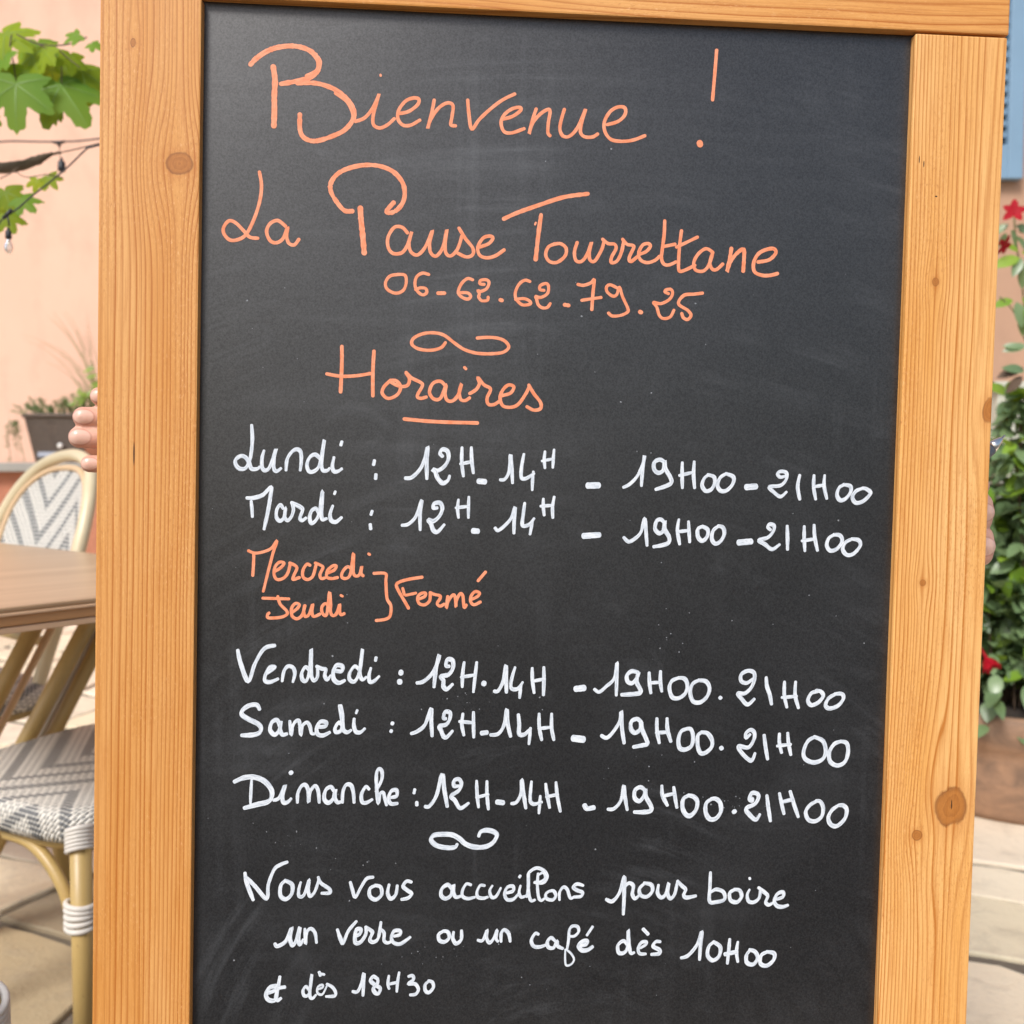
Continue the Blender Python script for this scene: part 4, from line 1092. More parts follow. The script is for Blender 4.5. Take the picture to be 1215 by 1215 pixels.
# ================================================================== planter on the low wall
M['wicker'] = None
t = NT('wicker'); c = t.coord('Object'); X, Y, Z = t.sep(c)
n = t.noise(t.scale(c, (60, 60, 300)), 1.0, 3); t.base(t.mix(n, (0.045, 0.031, 0.023), (0.135, 0.098, 0.072))).rough(0.6); M['wicker'] = t.m
pl = empty('planter', (at(84, 500, 5.7).x, 5.78, 0.951)); pl.scale = (1.6, 1.6, 1.6); tag(pl, 'dark brown wicker planter on the low wall by the peach house', 'planter')
bm = bmesh.new(); nrow = 22; hgt_ = 0.17
for i in range(nrow):
    z = 0.004 + hgt_ * i / nrow; f = 0.80 + 0.20 * i / nrow
    ring = [Vector((0.165 * f * cutoff(math.cos(a), .35), 0.10 * f * cutoff(math.sin(a), .35), z + 0.0015 * math.sin(a * 24 + i * math.pi))) for a in [2 * math.pi * k / 96 for k in range(96)]]
    tube(bm, ring, 0.0046, 6, closed=True)
obj('basket', bm, M['wicker'], pl)
bm = bmesh.new(); ring = [Vector((0.168 * cutoff(math.cos(a), .35), 0.103 * cutoff(math.sin(a), .35), hgt_ + .004)) for a in [2 * math.pi * k / 60 for k in range(60)]]
tube(bm, ring, 0.0085, 8, closed=True); obj('rim', bm, M['wicker'], pl)
M['soil'] = plain('soil', (0.035, 0.025, 0.018), 0.95, var=.4)
bm = bmesh.new(); box(bm, (0, 0, hgt_ - .02), (0.30, 0.17, 0.012)); obj('soil', bm, M['soil'], pl)
bm = bmesh.new(); bmesh.ops.create_uvsphere(bm, u_segments=20, v_segments=12, radius=0.010, matrix=Matrix.Translation((-.016, -.104, .062)))
M['white_gloss'] = plain('white_gloss', (0.85, 0.84, 0.80), 0.15, var=.03)
obj('knob', bm, M['white_gloss'], pl, True)
bm = bmesh.new(); box(bm, (-0.03, -.089, .030), (0.15, .012, .018), 0.002); M['grey_label'] = plain('grey_label', (0.35, 0.38, 0.45), 0.5); obj('name_plate', bm, M['grey_label'], pl)

# foliage -----------------------------------------------------------------
def leaf_mat(name, a, b, trans=0.35, rough=0.4, tcol=None):
    t = NT(name); c = t.coord('Object'); geo = t.new('ShaderNodeNewGeometry')
    n = t.noise(c, 18, 3); r = geo.outputs['Random Per Island']
    k = t.mix(t.math('ADD', t.math('MULTIPLY', r, 0.75), t.math('MULTIPLY', n, 0.25)), a, b)
    t.base(k).rough(rough)
    if rough > .5: t.b.inputs['Specular IOR Level'].default_value = .2
    if trans:
        tr = t.new('ShaderNodeBsdfTranslucent')
        if tcol: tr.inputs[0].default_value = (*tcol, 1)
        else: t.link(t.mix(0.5, k, (0.45, 0.55, 0.05)), tr.inputs[0])
        ms = t.new('ShaderNodeMixShader'); ms.inputs[0].default_value = trans
        t.link(t.b.outputs[0], ms.inputs[1]); t.link(tr.outputs[0], ms.inputs[2]); t.link(ms.outputs[0], t.out.inputs[0])
    return t.m
def frame_of(tip, nrm):
    tip = tip.normalized(); nrm = (nrm - tip * nrm.dot(tip)).normalized(); return tip, nrm.cross(tip), nrm
def add_leaf(bm, base, tip, nrm, L, W, fold=0.25, droop=0.25, mat=0, nseg=6):
    """pointed oval leaf: base point, tip direction, upward normal"""
    t_, s_, n_ = frame_of(tip, nrm); rows = []
    for i in range(nseg + 1):
        u = i / nseg; w = W * 0.5 * (math.sin(math.pi * u ** 0.85) ** 0.75 if 0 < u < 1 else 0)
        c_ = base + t_ * (L * u) - n_ * (L * droop * u * u)
        rows.append((c_ + s_ * w + n_ * w * fold, c_, c_ - s_ * w + n_ * w * fold))
    V_ = [[bm.verts.new(p) for p in r] for r in rows[1:-1]]
    b0 = bm.verts.new(rows[0][1]); t0 = bm.verts.new(rows[-1][1])
    fs = [bm.faces.new((b0, V_[0][1], V_[0][0])), bm.faces.new((b0, V_[0][2], V_[0][1]))]
    for A, B in zip(V_, V_[1:]):
        fs.append(bm.faces.new((A[0], A[1], B[1], B[0]))); fs.append(bm.faces.new((A[1], A[2], B[2], B[1])))
    fs += [bm.faces.new((V_[-1][0], V_[-1][1], t0)), bm.faces.new((V_[-1][1], V_[-1][2], t0))]
    for f in fs: f.smooth = True; f.material_index = mat
def rv(rnd, s=1.0): return Vector((rnd.uniform(-s, s), rnd.uniform(-s, s), rnd.uniform(-s, s)))
M['conifer'] = leaf_mat('feathery_green', (0.07, 0.12, 0.045), (0.16, 0.25, 0.09), 0.2)
rnd = random.Random(3)
pp = empty('feathery_plant', (pl.location.x, 5.78, 0.951 + 1.6 * .152)); pp.scale = (1.6, 1.6, 1.6); tag(pp, 'low feathery green plant growing in the wicker planter', 'plant')
bm = bmesh.new(); bs = bmesh.new()
for i in range(70):
    b0 = Vector((rnd.uniform(-.15, .15), rnd.uniform(-.07, .07), .01)); d = Vector((b0.x * 4 + rnd.uniform(-.4, .4), rnd.uniform(-.5, .5), rnd.uniform(.5, 1.0))).normalized()
    L = rnd.uniform(.06, .125); pts = [b0 + d * L * k / 6 + Vector((b0.x * .5, 0, -.25)) * L * (k / 6) ** 2 for k in range(7)]
    tube(bs, pts, 0.0012, 5)
    for k in range(1, 7):
        for q in range(6): add_leaf(bm, pts[k], d + rv(rnd, .8), rv(rnd), rnd.uniform(.012, .024), .0035, 0, .1, nseg=3)
obj('foliage', bm, M['conifer'], pp); M['stem'] = plain('green_stem', (0.16, 0.17, 0.06), 0.6); obj('stem', bs, M['stem'], pp)
# trailing sprig at the planter's left end
sp = empty('trailing_sprig', (pl.location.x - .27, 5.62, 0.951 + 1.6 * .15)); sp.scale = (1.6, 1.6, 1.6); tag(sp, 'thin wispy sprig drooping over the left end of the wicker planter', 'plant')
bm = bmesh.new(); bs = bmesh.new()
for i in range(9):
    d = Vector((rnd.uniform(-1, .0), rnd.uniform(-.3, .2), rnd.uniform(-.1, .5))); pts = [d * .09 * k / 6 + Vector((.04, .0, -.13)) * (k / 6) ** 2 * rnd.uniform(.6, 1.3) for k in range(7)]
    tube(bs, pts, .0009, 5)
    for k in range(2, 7):
        for q in range(3): add_leaf(bm, pts[k], d + rv(rnd, .9), rv(rnd), .016, .004, 0, .2, nseg=3)
obj('foliage', bm, M['conifer'], sp); obj('stem', bs, M['stem'], sp)
# tall ornamental grass behind the sign's left edge
M['straw'] = leaf_mat('straw_grass', (0.26, 0.23, 0.11), (0.40, 0.35, 0.17), 0.2, 0.5)
M['fresh'] = leaf_mat('fresh_green', (0.16, 0.26, 0.04), (0.30, 0.42, 0.07), 0.35, 0.4)
gp = empty('ornamental_grass', (at(126, 470, 5.7).x, 5.70, 0.951)); gp.scale = (1.8, 1.8, 1.8); tag(gp, 'tall wispy ornamental grass against the peach wall beside the frame', 'plant')
bm = bmesh.new()
for i in range(64):
    L = rnd.uniform(.22, .52); lean = rnd.uniform(-.62, .35); pts = []
    for k in range(11):
        u = k / 10; pts.append(Vector((rnd.uniform(-.0, .0) + lean * L * u ** 1.8 * 0.9 + (i % 6 - 3) * .01, (i % 5 - 2) * .015, .06 + L * (u - 0.42 * abs(lean) * u ** 3))))
    tube(bm, pts, [.0018 * (1 - .75 * k / 10) for k in range(11)], 5)
obj('blades', bm, M['straw'], gp)
bm = bmesh.new(); gl = gp.location
for (px, py, s_) in ((113, 445, .035), (97, 460, .02), (108, 470, .04), (100, 473, .035), (92, 479, .03), (116, 462, .04), (112, 437, .03), (118, 452, .04), (104, 466, .03)):
    q = (at(px, py, 5.55) - gl) / 1.8
    for k in range(3): add_leaf(bm, q + rv(rnd, .008), Vector((-1, rnd.uniform(-.4, .1), rnd.uniform(-.9, -.1))) + rv(rnd, .5), Vector((0, -1, .6)), s_, s_ * .42)
obj('leaves', bm, M['fresh'], gp)
bm = bmesh.new(); lathe(bm, [(0.001, 0), (.06, 0), (.085, .11), (.09, .12), (.078, .118), (.001, .1)], 32); obj('pot', bm, M['terracotta'], gp, True)

# ---------------------------------------------------------------- plane tree branch, upper left
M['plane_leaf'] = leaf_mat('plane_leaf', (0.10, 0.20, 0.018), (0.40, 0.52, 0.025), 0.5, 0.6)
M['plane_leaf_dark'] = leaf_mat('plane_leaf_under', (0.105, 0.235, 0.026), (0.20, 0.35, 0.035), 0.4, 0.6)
M['vein'] = plain('leaf_vein', (0.20, 0.33, 0.07), 0.5)
t = NT('bark'); c = t.coord('Object'); n = t.noise(c, 60, 5, .7); t.base(t.mix(n, (0.06, 0.04, 0.028), (0.19, 0.14, 0.10))).rough(0.9).bump(n, .8, .004); M['bark'] = t.m
def lobed(th):
    """outline radius of a five lobed leaf, th from the tip in degrees"""
    a = abs(th)
    K = [(0, 1.0), (5, .93), (9, .86), (11, .90), (16, .70), (18, .73), (25, .50), (33, .64), (36, .80), (40, .76), (46, .90), (50, .97), (55, .83), (60, .80), (64, .70), (66, .72), (78, .46), (88, .52), (94, .62), (99, .60), (106, .70), (112, .56), (122, .46), (135, .34), (155, .24), (172, .12), (180, .04)]
    for (a0, r0), (a1, r1) in zip(K, K[1:]):
        if a0 <= a <= a1: return r0 + (r1 - r0) * (a - a0) / (a1 - a0)
    return .05
def add_plane_leaf(bm, c_, tip, nrm, S, mat=0, curl=.18, seed=0):
    t_, s_, n_ = frame_of(tip, nrm); rr = random.Random(seed)
    k1, k2 = rr.uniform(-.12, .2), rr.uniform(-.2, .2)
    def P(th, r, up=0.0):
        a = R(th); x = math.sin(a) * r; y = math.cos(a) * r
        z = -curl * (x * x * 1.2 + max(y, 0) ** 2 * .8) + k1 * abs(x) + k2 * x * y - .05 * abs(math.sin(a * 3.4)) * r + up
        return c_ + (s_ * x + t_ * y + n_ * z) * S
    angs = list(range(-180, 181, 4)); fr = (0.28, 0.62, 1.0)
    ctr_ = bm.verts.new(P(0, 0)); rings = [[bm.verts.new(P(a, lobed(a) * f * (1 + (rr.uniform(-.05, .05) if f == 1 else 0)))) for a in angs] for f in fr]
    m = len(angs)
    for k in range(m - 1):
        f = bm.faces.new((ctr_, rings[0][k + 1], rings[0][k])); f.smooth = True; f.material_index = mat
        for A, B in zip(rings, rings[1:]):
            f = bm.faces.new((A[k], A[k + 1], B[k + 1], B[k])); f.smooth = True; f.material_index = mat
    for th, ln in ((0, .92), (50, .85), (-50, .85), (104, .6), (-104, .6)):
        for up in (.006, -.008):
            prev = None
            for q in range(9):
                r = ln * q / 8; w = .008 * (1 - .8 * q / 8)
                pa = P(th - math.degrees(math.atan2(w, max(r, .03))), max(r, .01), up); pb = P(th + math.degrees(math.atan2(w, max(r, .03))), max(r, .01), up)
                cur = (bm.verts.new(pa), bm.verts.new(pb))
                if prev:
                    f = bm.faces.new((prev[0], prev[1], cur[1], cur[0])); f.material_index = 2
                prev = cur
tr = empty('plane_tree', (-1.75, 1.95, 0)); tag(tr, 'plane tree whose leafy branch hangs in at the upper left', 'tree'); to = tr.location
bm = bmesh.new(); tube(bm, spline([(0, 0, -.02), (.01, 0, .6), (-.02, .02, 1.3), (.02, 0, 2.0), (-.05, 0, 3.2), (.0, .1, 4.2)], 6), [.11 - .0024 * i for i in range(31)], 18); obj('trunk', bm, M['bark'], tr)
bm = bmesh.new()
bp_ = [Vector((0, 0, 1.45)), at(-70, 205, 1.85) - to, at(-5, 200, 1.82) - to, at(22, 197, 1.8) - to, at(42, 191, 1.8) - to, at(58, 184, 1.8) - to, at(72, 181, 1.8) - to]
S_ = spline(bp_, 8); tube(bm, [p + Vector((0, 0, mnoise.noise((i * .7, 0, 0)) * .003)) for i, p in enumerate(S_)], [max(.0022, (.030 if i < 8 else .0125) * (1 - .5 * i / len(S_)) * (1 if i < 34 else max(.25, (48 - i) / 14)) + .0012 * mnoise.noise((i * .9, 3, 0))) for i in range(len(S_))], 12)
bt = [Vector((.0, 0, 1.9)), at(-90, 20, 1.95) - to, at(-40, 36, 1.90) - to, at(0, 39, 1.84) - to, at(20, 41, 1.80) - to, at(46, 39, 1.80) - to]
tube(bm, spline(bt, 6), [max(.0014, .012 * (1 - i / 14)) for i in range(31)], 8)
for pts, r0 in (([(20, 41), (45, 52), (70, 54), (90, 50), (103, 44)], .0016), ([(14, 41), (12, 55), (16, 75), (19, 98)], .0016), ([(45, 52), (60, 62), (72, 75), (73, 99)], .0014), ([(66, 56), (82, 70), (95, 80)], .0014),
               ([(15, 201), (30, 210), (48, 208), (56, 207), (75, 211)], .0010), ([(0, 212), (12, 206), (22, 198)], .0012), ([(72, 181), (90, 177), (118, 170)], .0014)):
    q = spline([at(*p, 1.74) - to for p in pts], 5); tube(bm, q, r0 * .8, 6)
obj('branch', bm, M['bark'], tr)
bm = bmesh.new()
# (px, py, size px, tip direction in the picture (deg, 0 = down, + = right), facing tilt, shade, depth)
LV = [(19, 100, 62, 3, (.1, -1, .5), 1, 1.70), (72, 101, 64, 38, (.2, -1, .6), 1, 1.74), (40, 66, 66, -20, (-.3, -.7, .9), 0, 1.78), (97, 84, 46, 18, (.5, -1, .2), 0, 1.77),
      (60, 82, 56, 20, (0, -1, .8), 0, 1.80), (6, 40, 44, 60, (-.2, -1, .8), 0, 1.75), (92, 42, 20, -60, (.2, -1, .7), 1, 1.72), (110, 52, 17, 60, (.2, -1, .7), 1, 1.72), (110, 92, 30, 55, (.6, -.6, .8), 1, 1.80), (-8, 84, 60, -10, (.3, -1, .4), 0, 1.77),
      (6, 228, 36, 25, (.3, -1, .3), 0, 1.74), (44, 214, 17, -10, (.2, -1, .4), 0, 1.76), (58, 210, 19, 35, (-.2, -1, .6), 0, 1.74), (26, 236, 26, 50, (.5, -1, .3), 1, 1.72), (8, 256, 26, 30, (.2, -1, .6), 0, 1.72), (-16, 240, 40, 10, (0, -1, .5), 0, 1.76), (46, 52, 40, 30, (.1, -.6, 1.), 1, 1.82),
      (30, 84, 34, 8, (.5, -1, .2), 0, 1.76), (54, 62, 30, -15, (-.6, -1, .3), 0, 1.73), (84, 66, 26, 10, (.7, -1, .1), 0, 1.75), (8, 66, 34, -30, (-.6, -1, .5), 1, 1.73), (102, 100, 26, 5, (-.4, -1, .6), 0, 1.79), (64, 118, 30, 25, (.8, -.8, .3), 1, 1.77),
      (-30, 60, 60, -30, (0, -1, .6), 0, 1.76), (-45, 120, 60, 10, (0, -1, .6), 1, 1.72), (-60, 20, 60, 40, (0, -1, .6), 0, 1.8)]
for i, (px, py, s_, ang, nn, sh_, d) in enumerate(LV):
    c_ = at(px, py, d) - to
    tip = Vector((math.sin(R(ang)), -.25, -math.cos(R(ang))))
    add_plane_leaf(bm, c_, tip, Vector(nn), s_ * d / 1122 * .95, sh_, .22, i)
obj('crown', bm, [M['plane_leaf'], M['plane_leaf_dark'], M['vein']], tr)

# ---------------------------------------------------------------- festoon lights
M['cable'] = plain('black_cable', (0.02, 0.02, 0.022), 0.5); t = NT('bulb_glass'); t.base((0.9, 0.9, 0.88)).rough(.05); t.b.inputs['Transmission Weight'].default_value = .85; M['bulb'] = t.m
M['socket'] = plain('socket_black', (0.018, 0.018, 0.02), 0.45)
def socket(root, px, py, d, bulb=True, k=1.0):
    o = root.location; p = at(px, py, d) - o
    bm = bmesh.new(); lathe(bm, [(.0005, .016), (.004, .015), (.0055, .006), (.0105, .002), (.0115, -.018), (.0105, -.026), (.0005, -.026)], 20, p, 0, 0, k); s_ = obj('socket', bm, M['socket'], root)
    if bulb:
        bm = bmesh.new(); lathe(bm, [(.0072, -.026), (.0085, -.034), (.0150, -.052), (.0160, -.062), (.0125, -.074), (.006, -.081), (.0004, -.083)], 20, p, 0, 0, k); obj('bulb', bm, M['bulb'], s_, True)
f1 = empty('string_light', at(60, 167, 2.5)); tag(f1, 'nearly level black festoon cable with one hanging socket', 'string lights', 'festoon lights')
bm = bmesh.new(); q = [at(x, y, 2.5) - f1.location for x, y in ((-400, 130), (-60, 165), (20, 167.5), (70, 168), (118, 164.5), (300, 140))]
q = [Vector((-5.6, 6.21, 3.0)) - f1.location] + q + [Vector((1.0, 3.51, 2.55)) - f1.location]
tube(bm, spline(q, 8), .0022, 8); tube(bm, [at(70.5, 170, 2.5) - f1.location, at(71, 186, 2.5) - f1.location], .0012, 6)
tube(bm, [at(62, 168.4, 2.5) - f1.location, at(70, 169.5, 2.498) - f1.location, at(77, 168, 2.5) - f1.location], [.003, .0055, .003], 8)
tube(bm, [at(70, 168, 2.5) - f1.location, at(70.5, 174, 2.5) - f1.location], [.006, .0035], 8)
obj('cable', bm, M['cable'], f1); socket(f1, 73, 193, 2.5, False, .85)
f2 = empty('string_light', at(60, 215, 1.62)); tag(f2, 'slanting black festoon cable with a clear bulb at its lower end', 'string lights', 'festoon lights')
bm = bmesh.new(); q = [at(x, y, 1.62) - f2.location for x, y in ((-60, 290), (8, 256), (40, 231), (75, 203), (98, 181), (108, 173), (118, 172), (300, 120))]
q = [Vector((-1.68, 1.92, 1.22)) - f2.location] + q + [Vector((0.8, 3.51, 2.75)) - f2.location]
tube(bm, spline(q, 8), .0014, 8); tube(bm, [at(9, 256, 1.62) - f2.location, at(11, 268, 1.62) - f2.location], .0016, 8); tube(bm, [at(4, 259, 1.62) - f2.location, at(14, 249, 1.62) - f2.location], [.0030, .0038], 8)
obj('cable', bm, M['cable'], f2); socket(f2, 10, 275, 1.62, True, .45)

# ================================================================== potted mandevilla, right
t = NT('weathered_pot'); c = t.coord('Object'); n = t.noise(t.scale(c, (6, 6, 14)), 1.0, 4, .6, .8); n2 = t.noise(c, 60, 4)
k = t.mix(t.ramp(n, [(0.30, (0, 0, 0)), (0.70, (1, 1, 1))]), (0.19, 0.120, 0.080), (0.50, 0.285, 0.165)); t.base(t.mix(t.math('MULTIPLY', n2, .4), k, (0.12, 0.08, 0.06))).rough(.75).bump(n2, .4, .004); M['pot'] = t.m
pc = at(1206, 985, 2.5); pc = Vector((1.40, 2.62, 0))
pot = empty('plant_pot', pc); tag(pot, 'weathered brown plant pot on the paving right of the sign', 'pot')
bm = bmesh.new(); lathe(bm, [(0.001, .004), (.25, .004), (.262, .02), (.285, .12), (.292, .17), (.300, .20), (.318, .215), (.322, .275), (.312, .29), (.292, .29), (.285, .25), (.001, .24)], 56); obj('bowl', bm, M['pot'], pot, True)
bm = bmesh.new(); lathe(bm, [(0.001, .262), (.15, .268), (.287, .255)], 40); obj('soil', bm, M['soil'], pot)
M['bush_leaf'] = leaf_mat('mandevilla_leaf', (0.11, 0.185, 0.085), (0.21, 0.30, 0.14), 0.18, 0.32)
M['bush_new'] = leaf_mat('mandevilla_new_leaf', (0.16, 0.32, 0.03), (0.28, 0.44, 0.05), 0.35, 0.4)
M['red'] = leaf_mat('red_petal', (0.27, 0.002, 0.008), (0.40, 0.004, 0.014), 0.08, 0.6, (0.5, 0.01, 0.03))
M['twig'] = plain('brown_twig', (0.11, 0.07, 0.045), 0.8)
bush = empty('mandevilla_bush', pc + Vector((0, 0, .26))); tag(bush, 'dense leafy bush with red flowers growing out of the brown pot', 'plant')
rnd = random.Random(21); bm = bmesh.new(); bs = bmesh.new(); bo = bush.location
stems = []
for i in range(85):
    a = rnd.uniform(0, 2 * math.pi); r1 = rnd.uniform(.08, .36); hh_ = rnd.uniform(.30, .92) * (1 - .25 * (r1 / .36) ** 2)
    p0_ = Vector((math.cos(a) * .15 * rnd.random(), math.sin(a) * .15 * rnd.random(), 0)); p2 = Vector((math.cos(a) * r1, math.sin(a) * r1 * .9, hh_))
    p1 = p0_.lerp(p2, .5) + Vector((0, 0, .08)); sp_ = spline([p0_, p1, p2], 8); tube(bs, sp_, .0025, 5); stems.append((sp_, a))
for sp_, a in stems:
    for j in range(3, len(sp_)):
        for q in range(4):
            out = Vector((math.cos(a), math.sin(a), 0)); d = out * .6 + rv(rnd, .9) + Vector((0, 0, .15))
            L = rnd.uniform(.048, .084); add_leaf(bm, sp_[j] + rv(rnd, .02), d, Vector((0, -.3, 1)) + rv(rnd, .6), L, L * rnd.uniform(.48, .60), .22, .2, 1 if (rnd.random() < .10 or j == len(sp_) - 1 and rnd.random() < .4) else 0)
# skirt of leaves spilling over the rim
for i in range(170):
    a = rnd.uniform(0, 2 * math.pi); p = Vector((math.cos(a) * rnd.uniform(.25, .36), math.sin(a) * rnd.uniform(.25, .36), rnd.uniform(.0, .16)))
    add_leaf(bm, p, Vector((math.cos(a), math.sin(a), rnd.uniform(-.9, .4))) + rv(rnd, .4), Vector((math.cos(a) * .6, math.sin(a) * .6, 1)) + rv(rnd, .3), rnd.uniform(.05, .085), rnd.uniform(.026, .042), .2, .25, 1 if rnd.random() < .12 else 0)
obj('leaves', bm, [M['bush_leaf'], M['bush_new']], bush); obj('stem', bs, M['twig'], bush)
def flower(root, p, face, S, seed=0, closed=False):
    rr = random.Random(seed); f_ = face.normalized(); u_ = f_.orthogonal().normalized(); w_ = f_.cross(u_); bm = bmesh.new()
    o = p - root.location
    for k in range(5):
        a = 2 * math.pi * k / 5 + rr.uniform(-.15, .15); d = u_ * math.cos(a) + w_ * math.sin(a)
        if closed: add_leaf(bm, o + d * S * .12, (d * .55 + f_).normalized(), d * -1 + f_ * .6, S * 1.15, S * .85, .3, .1)
        else: add_leaf(bm, o + d * S * .08, (d + f_ * .25), f_, S * rr.uniform(.85, 1.05), S * .62, .12, .22)
    tube(bm, [o - f_ * S * .8, o - f_ * S * .2, o + f_ * S * .05], [S * .05, S * .10, S * .17], 8)
    return obj('flower', bm, M['red'], root)
flower(bush, at(1170, 780, 2.20), Vector((.25, -.55, -.8)), .034, 2, True)
flower(bush, at(1236, 600, 2.3), Vector((.2, -1, .2)), .035, 4)
cl_ = empty('climbing_mandevilla', pc + Vector((.02, .1, .26))); tag(cl_, 'tall thin flowering shoots with two red star shaped blooms below the blue shutter', 'plant')
co = cl_.location; bm = bmesh.new(); bs = bmesh.new()
sh1 = spline([Vector((0, 0, 0)), at(1232, 560, 2.45) - co, at(1226, 470, 2.45) - co, at(1219, 400, 2.45) - co, at(1213, 340, 2.45) - co, at(1206, 290, 2.45) - co, at(1203, 255, 2.45) - co], 6); tube(bs, sh1, .0022, 6)
sh2 = spline([Vector((.05, 0, 0)), at(1250, 500, 2.5) - co, at(1222, 420, 2.45) - co, at(1204, 372, 2.42) - co, at(1186, 352, 2.42) - co], 6); tube(bs, sh2, .0018, 6)
for (px, py, ang, s_, m_) in ((1205, 268, 70, 30, 0), (1197, 266, -60, 22, 0), (1208, 275, 100, 34, 0), (1200, 272, 20, 22, 0), (1206, 280, 40, 26, 0), (1194, 276, -20, 18, 0), (1212, 300, 90, 30, 1), (1210, 306, -75, 34, 1), (1212, 306, -30, 26, 0), (1216, 312, 0, 30, 0), (1208, 298, -120, 18, 1),
        (1202, 356, -75, 26, 1), (1206, 358, 10, 32, 0), (1212, 354, 60, 30, 1), (1210, 372, 15, 28, 0), (1216, 362, 20, 44, 1), (1218, 410, -80, 26, 0), (1214, 412, -100, 22, 0), (1214, 436, -70, 30, 2), (1213, 446, -40, 26, 2), (1216, 440, -100, 28, 0), (1222, 330, 80, 30, 0), (1226, 380, 40, 36, 0), (1228, 450, 10, 36, 0)):
    p = at(px, py, 2.42) - co; d = Vector((math.sin(R(ang)), rnd.uniform(-.3, .3), -math.cos(R(ang))))
    L = s_ * 2.42 / 1122; add_leaf(bm, p, d, Vector((rnd.uniform(-.4, .4), -1, .5)), L, L * .45, .2, .15, m_)
obj('leaves', bm, [M['bush_leaf'], M['bush_new'], M['twig']], cl_); obj('stem', bs, M['stem'], cl_)
flower(cl_, at(1203, 251, 2.40), Vector((-.25, -1, .25)), .031, 1); flower(cl_, at(1191, 291, 2.40), Vector((.5, -.8, -.5)), .026, 6)

# ================================================================== person holding the sign from behind
def capsules(bm, chain, seg=14):
    for (p, r), (q, s) in zip(chain, chain[1:]):
        p, q = Vector(p), Vector(q); n = max(1, int((q - p).length / max(min(r, s) * .5, 1e-4)))
        pts = [p.lerp(q, k / n) for k in range(n + 1)]
        tube(bm, pts, [r + (s - r) * k / n for k in range(n + 1)], seg)
    for p, r in chain: bmesh.ops.create_uvsphere(bm, u_segments=seg, v_segments=10, radius=r, matrix=Matrix.Translation(p))
def ellip(bm, c, r, rot=None):
    m = Matrix.Translation(c) @ (rot or Matrix.Identity(4)) @ Matrix.Diagonal((*r, 1)); bmesh.ops.create_uvsphere(bm, u_segments=24, v_segments=16, radius=1, matrix=m)
def remeshed(bm, voxel, smooth=4):
    me = bpy.data.meshes.new('tmp'); bm.to_mesh(me); bm.free(); o = bpy.data.objects.new('tmp', me); col.objects.link(o)
    md = o.modifiers.new('r', 'REMESH'); md.mode = 'VOXEL'; md.voxel_size = voxel; md.use_smooth_shade = True
    ms = o.modifiers.new('s', 'SMOOTH'); ms.factor = .5; ms.iterations = smooth
    dg = bpy.context.evaluated_depsgraph_get(); dg.update(); e = o.evaluated_get(dg); m2 = bpy.data.meshes.new_from_object(e)
    bpy.data.objects.remove(o); bpy.data.meshes.remove(me)
    b2 = bmesh.new(); b2.from_mesh(m2); bpy.data.meshes.remove(m2); return b2
t = NT('skin'); c = t.coord('Object'); n = t.noise(c, 60, 4, .6); n2 = t.noise(c, 900, 3)
na = t.new('ShaderNodeAttribute'); na.attribute_name = 'nail'; nf = t.ramp(na.outputs['Fac'], [(0.40, (0, 0, 0)), (0.62, (1, 1, 1))])
rim = t.math('MULTIPLY', t.math('SUBTRACT', 1.0, t.math('MULTIPLY', t.math('ABSOLUTE', t.math('SUBTRACT', na.outputs['Fac'], 0.48)), 8.0), clamp=True), 0.55)
n3 = t.noise(c, 140, 3, .6)
k = t.mix(n, (0.55, 0.255, 0.175), (0.74, 0.46, 0.345)); k = t.mix(t.math('MULTIPLY', t.math('SUBTRACT', n3, .5), 1.6, clamp=True), k, (0.56, 0.225, 0.165))
k = t.mix(nf, k, (0.70, 0.445, 0.35)); k = t.mix(rim, k, (0.42, 0.17, 0.12))
t.base(k).rough(t.math('SUBTRACT', .5, t.math('MULTIPLY', nf, .22))).bump(n2, .25, .0005)
t.b.inputs['Subsurface Weight'].default_value = .15; t.b.inputs['Subsurface Radius'].default_value = (.006, .003, .002); t.b.inputs['Subsurface Scale'].default_value = 1.0; M['skin'] = t.m
person = empty('person', (0.02, 1.02, 0)); tag(person, 'person in dark clothes standing behind the chalkboard, fingers round its edges', 'person'); po = person.location
def S(x, y, z): return MW @ Vector((x, y, z)) - po          # sign coordinates -> person coordinates
def hand(side, fingers, wrist, thumb):
    """side -1: at the sign's left edge. fingers: (tip x, z, radius, knuckle z)"""
    bm = bmesh.new(); yb = TH + .0095
    mx = side * 0.247
    for (tx, z, r, kz) in fingers:
        L = tx - mx
        capsules(bm, [(S(mx - side * .012, yb + .008, kz), r * 1.25), (S(mx, yb + .006, kz), r * 1.18), (S(mx + L * .48, yb + .0085, (kz + z) / 2 + .001), r * 1.06), (S(mx + L * .76, yb + .003, z), r * 1.0), (S(tx - side * r * .92, yb - .0015, z), r * .93)])
        if side > 0: capsules(bm, [(S(tx - r * .95, yb, z + r * .55), r * .9), (S(tx - r * .95, yb, z - r * .55), r * .9)])
    zk = [f[3] for f in fingers]
    # palm
    for kz in zk: capsules(bm, [(S(mx, yb + .008, kz), .0105), (S(mx - side * .05, yb + .012, sum(zk) / 4 + (kz - sum(zk) / 4) * .75), .0135), (S(*wrist), .0185)])
    capsules(bm, [(S(mx - side * .06, yb + .014, zk[0] - .005), .0165), (S(mx - side * .035, yb + .012, zk[0] + .022), .0125), (S(mx - side * .012, yb + .006, zk[0] + .034), .0105), (S(*thumb), .0088)])
    return remeshed(bm, .0012, 2)
